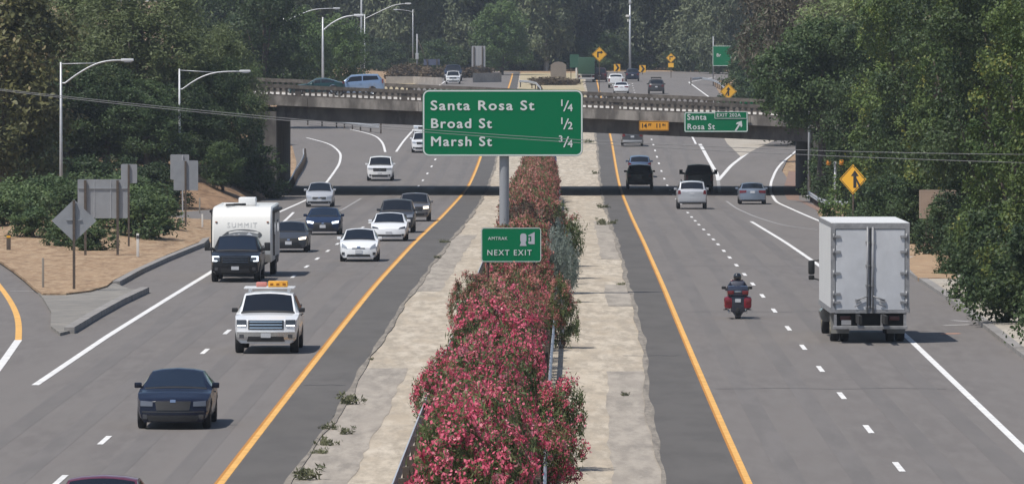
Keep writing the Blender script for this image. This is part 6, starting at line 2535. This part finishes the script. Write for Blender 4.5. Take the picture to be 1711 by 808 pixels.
def oleander(seed, bl_mat, leaf_mat, flowers=90, leafs=1.):
    rr = np.random.default_rng(seed)
    L = []
    for i in range(9):
        a = i * 2.399 + rr.uniform(-.4, .4)
        d = 1.05 * math.sqrt((i + .5) / 9)
        z = rr.uniform(.85, 1.95) * (1.1 - .22 * d)
        r = rr.uniform(.5, .75)
        L.append(((d * math.cos(a) * 1.15, d * math.sin(a), z), (r, r, r * 1.1)))
    C, rc, o, t = lobes_clusters(L, 6.5, .20, .3, deep=.75)
    V, ti = leaf_quads(C, rc, o, t, int(26 * leafs), .21, .045, flat=1.1, upb=.25)
    leaf = quads_mesh('foliage', V, ti, leaf_mat)
    # blossom heads sit on the outside, mostly on top
    w = ((o[:, 2] + .55).clip(0) + .15) * np.exp(3.2 * (t - .5))
    idx = rr.choice(len(C), size=min(flowers, len(C)), replace=False, p=w / w.sum())
    Cb = C[idx] + o[idx] * .13
    V, ti = leaf_quads(Cb, rr.uniform(.09, .19, len(idx)), o[idx], rr.uniform(0, 1, len(idx)), 30, .085, .075, flat=.8, spread=.62)
    bl = quads_mesh('blossom', V, ti, bl_mat) if flowers else None
    m = MB()
    for k in range(7):
        a = k * .9
        m.tube([(.12 * math.cos(a), .12 * math.sin(a), -.1), (.55 * math.cos(a), .5 * math.sin(a), .7), (.95 * math.cos(a), .85 * math.sin(a), 1.5)], [.025, .018, .008], 5)
    s_ = m.build('stem', M_bark)
    sm = s_.data
    bpy.data.objects.remove(s_)
    return leaf, bl, sm


OL = {'pink': [oleander(s_, B_pink, F_ole, f) for s_, f in ((1, 150), (2, 80), (3, 200), (4, 115), (14, 45))],
      'red': [oleander(s_, B_red, F_ole, f, .9) for s_, f in ((5, 150), (6, 80), (7, 190), (15, 50))],
      'silver': [oleander(8, B_red, F_silver, 0)], 'bare': [oleander(9, B_red, F_bare, 10, .7)], 'green': [oleander(10, B_red, F_ole, 25)]}


def put_oleander(kind, i, x, y, s_, h_, label, group=None):
    lf, bl, sm = OL[kind][i % len(OL[kind])]
    e = thing('oleander_shrub', label, 'shrub', (x, y, rz(y) - .03), random.uniform(0, 6.28), group)
    for nm, me in (('foliage', lf), ('blossom', bl), ('stem', sm)):
        if me:
            o = link_mesh(nm, me, e)
            o.scale = (s_, s_, h_)
    return e


y = 138.
i = 0
while y < 503:
    cx = (float(HEDGE_L(y)) + float(HEDGE_R(y))) / 2
    kind, lab, grp = ('pink', 'oleander shrub covered in bright pink blossom in the near half of the median hedge', 'pink oleanders of the near median hedge') if y < 262 else ('red', 'oleander shrub with dull red blossom in the far half of the median hedge', 'dull red oleanders of the far median hedge')
    if 200 < y < 262 and (i % 2 if y < 225 else i % 3):
        kind, lab, grp = 'red', 'oleander shrub with dull red blossom between the pink ones and the smaller green sign', 'fading oleanders near the smaller green sign'
    hh = random.uniform(.92, 1.12) * (1.06 if y < 230 else 1.0)
    if 205 < y < 242:
        hh *= .93 if y < 218 else .82
    if y > 300:
        hh *= 1.18
    wd = .68 + random.uniform(-.06, .08)
    put_oleander(kind, i + (i // 3), cx + .22 + random.uniform(-.2, .2), y, wd, hh, lab, grp)
    i += 1
    y += random.uniform(1.55, 2.1)
put_oleander('silver', 0, 1.7, 272, .48, .95, 'silvery grey shrub at the right edge of the median hedge')
put_oleander('silver', 0, 1.85, 281, .5, 1.1, 'second silvery grey shrub just behind the first in the median hedge')
put_oleander('bare', 0, .75, 292, .8, 1.32, 'half bare brown shrub in the middle of the median hedge')
put_oleander('green', 0, 1.2, 318, 1.0, 1.3, 'plain green oleander without blossom behind the half bare shrub')
put_oleander('green', 0, 2.1, 300, .7, 1.05, 'plain green oleander leaning over the right median rail')
put_oleander('pink', 1, 1.0, 167, .5, .85, 'pink oleander bulging over the right median rail at the bottom')
put_oleander('pink', 2, 0.85, 158, .5, .75, 'lowest pink oleander reaching over the right rail')
put_oleander('pink', 0, -1.85, 183, .5, .8, 'pink oleander poking out over the left median rail')
put_oleander('red', 0, -1.45, 238, .46, .85, 'dull pink oleander spilling over the left rail below the smaller green sign')
put_oleander('red', 1, 1.6, 232, .46, .85, 'dull pink oleander spilling over the right rail below the smaller green sign')

# weeds in the median paving
for i, (px, py, s_) in enumerate(((586, 674, 1.3), (540, 742, 1.0), (574, 724, .8), (546, 716, .9), (505, 800, 1.3), (535, 756, .7), (620, 600, .3), (1005, 347, 1.4), (1008, 372, 1.2), (1040, 475, .6), (1022, 374, 1.0), (985, 238, 1.6), (1046, 660, .5), (742, 405, .9), (729, 431, .7), (1005, 375, 1.1), (995, 290, 1.0), (965, 505, .5))):
    q = P(px, py)
    plant('weed:' + 'ab'[i % 2], 'weed', 'grey green weed clump growing in the median paving', 'weed', (q.x, q.y, q.z - .02), s_ * .66, s_ * .66, 'weeds in the median paving', crown='foliage')
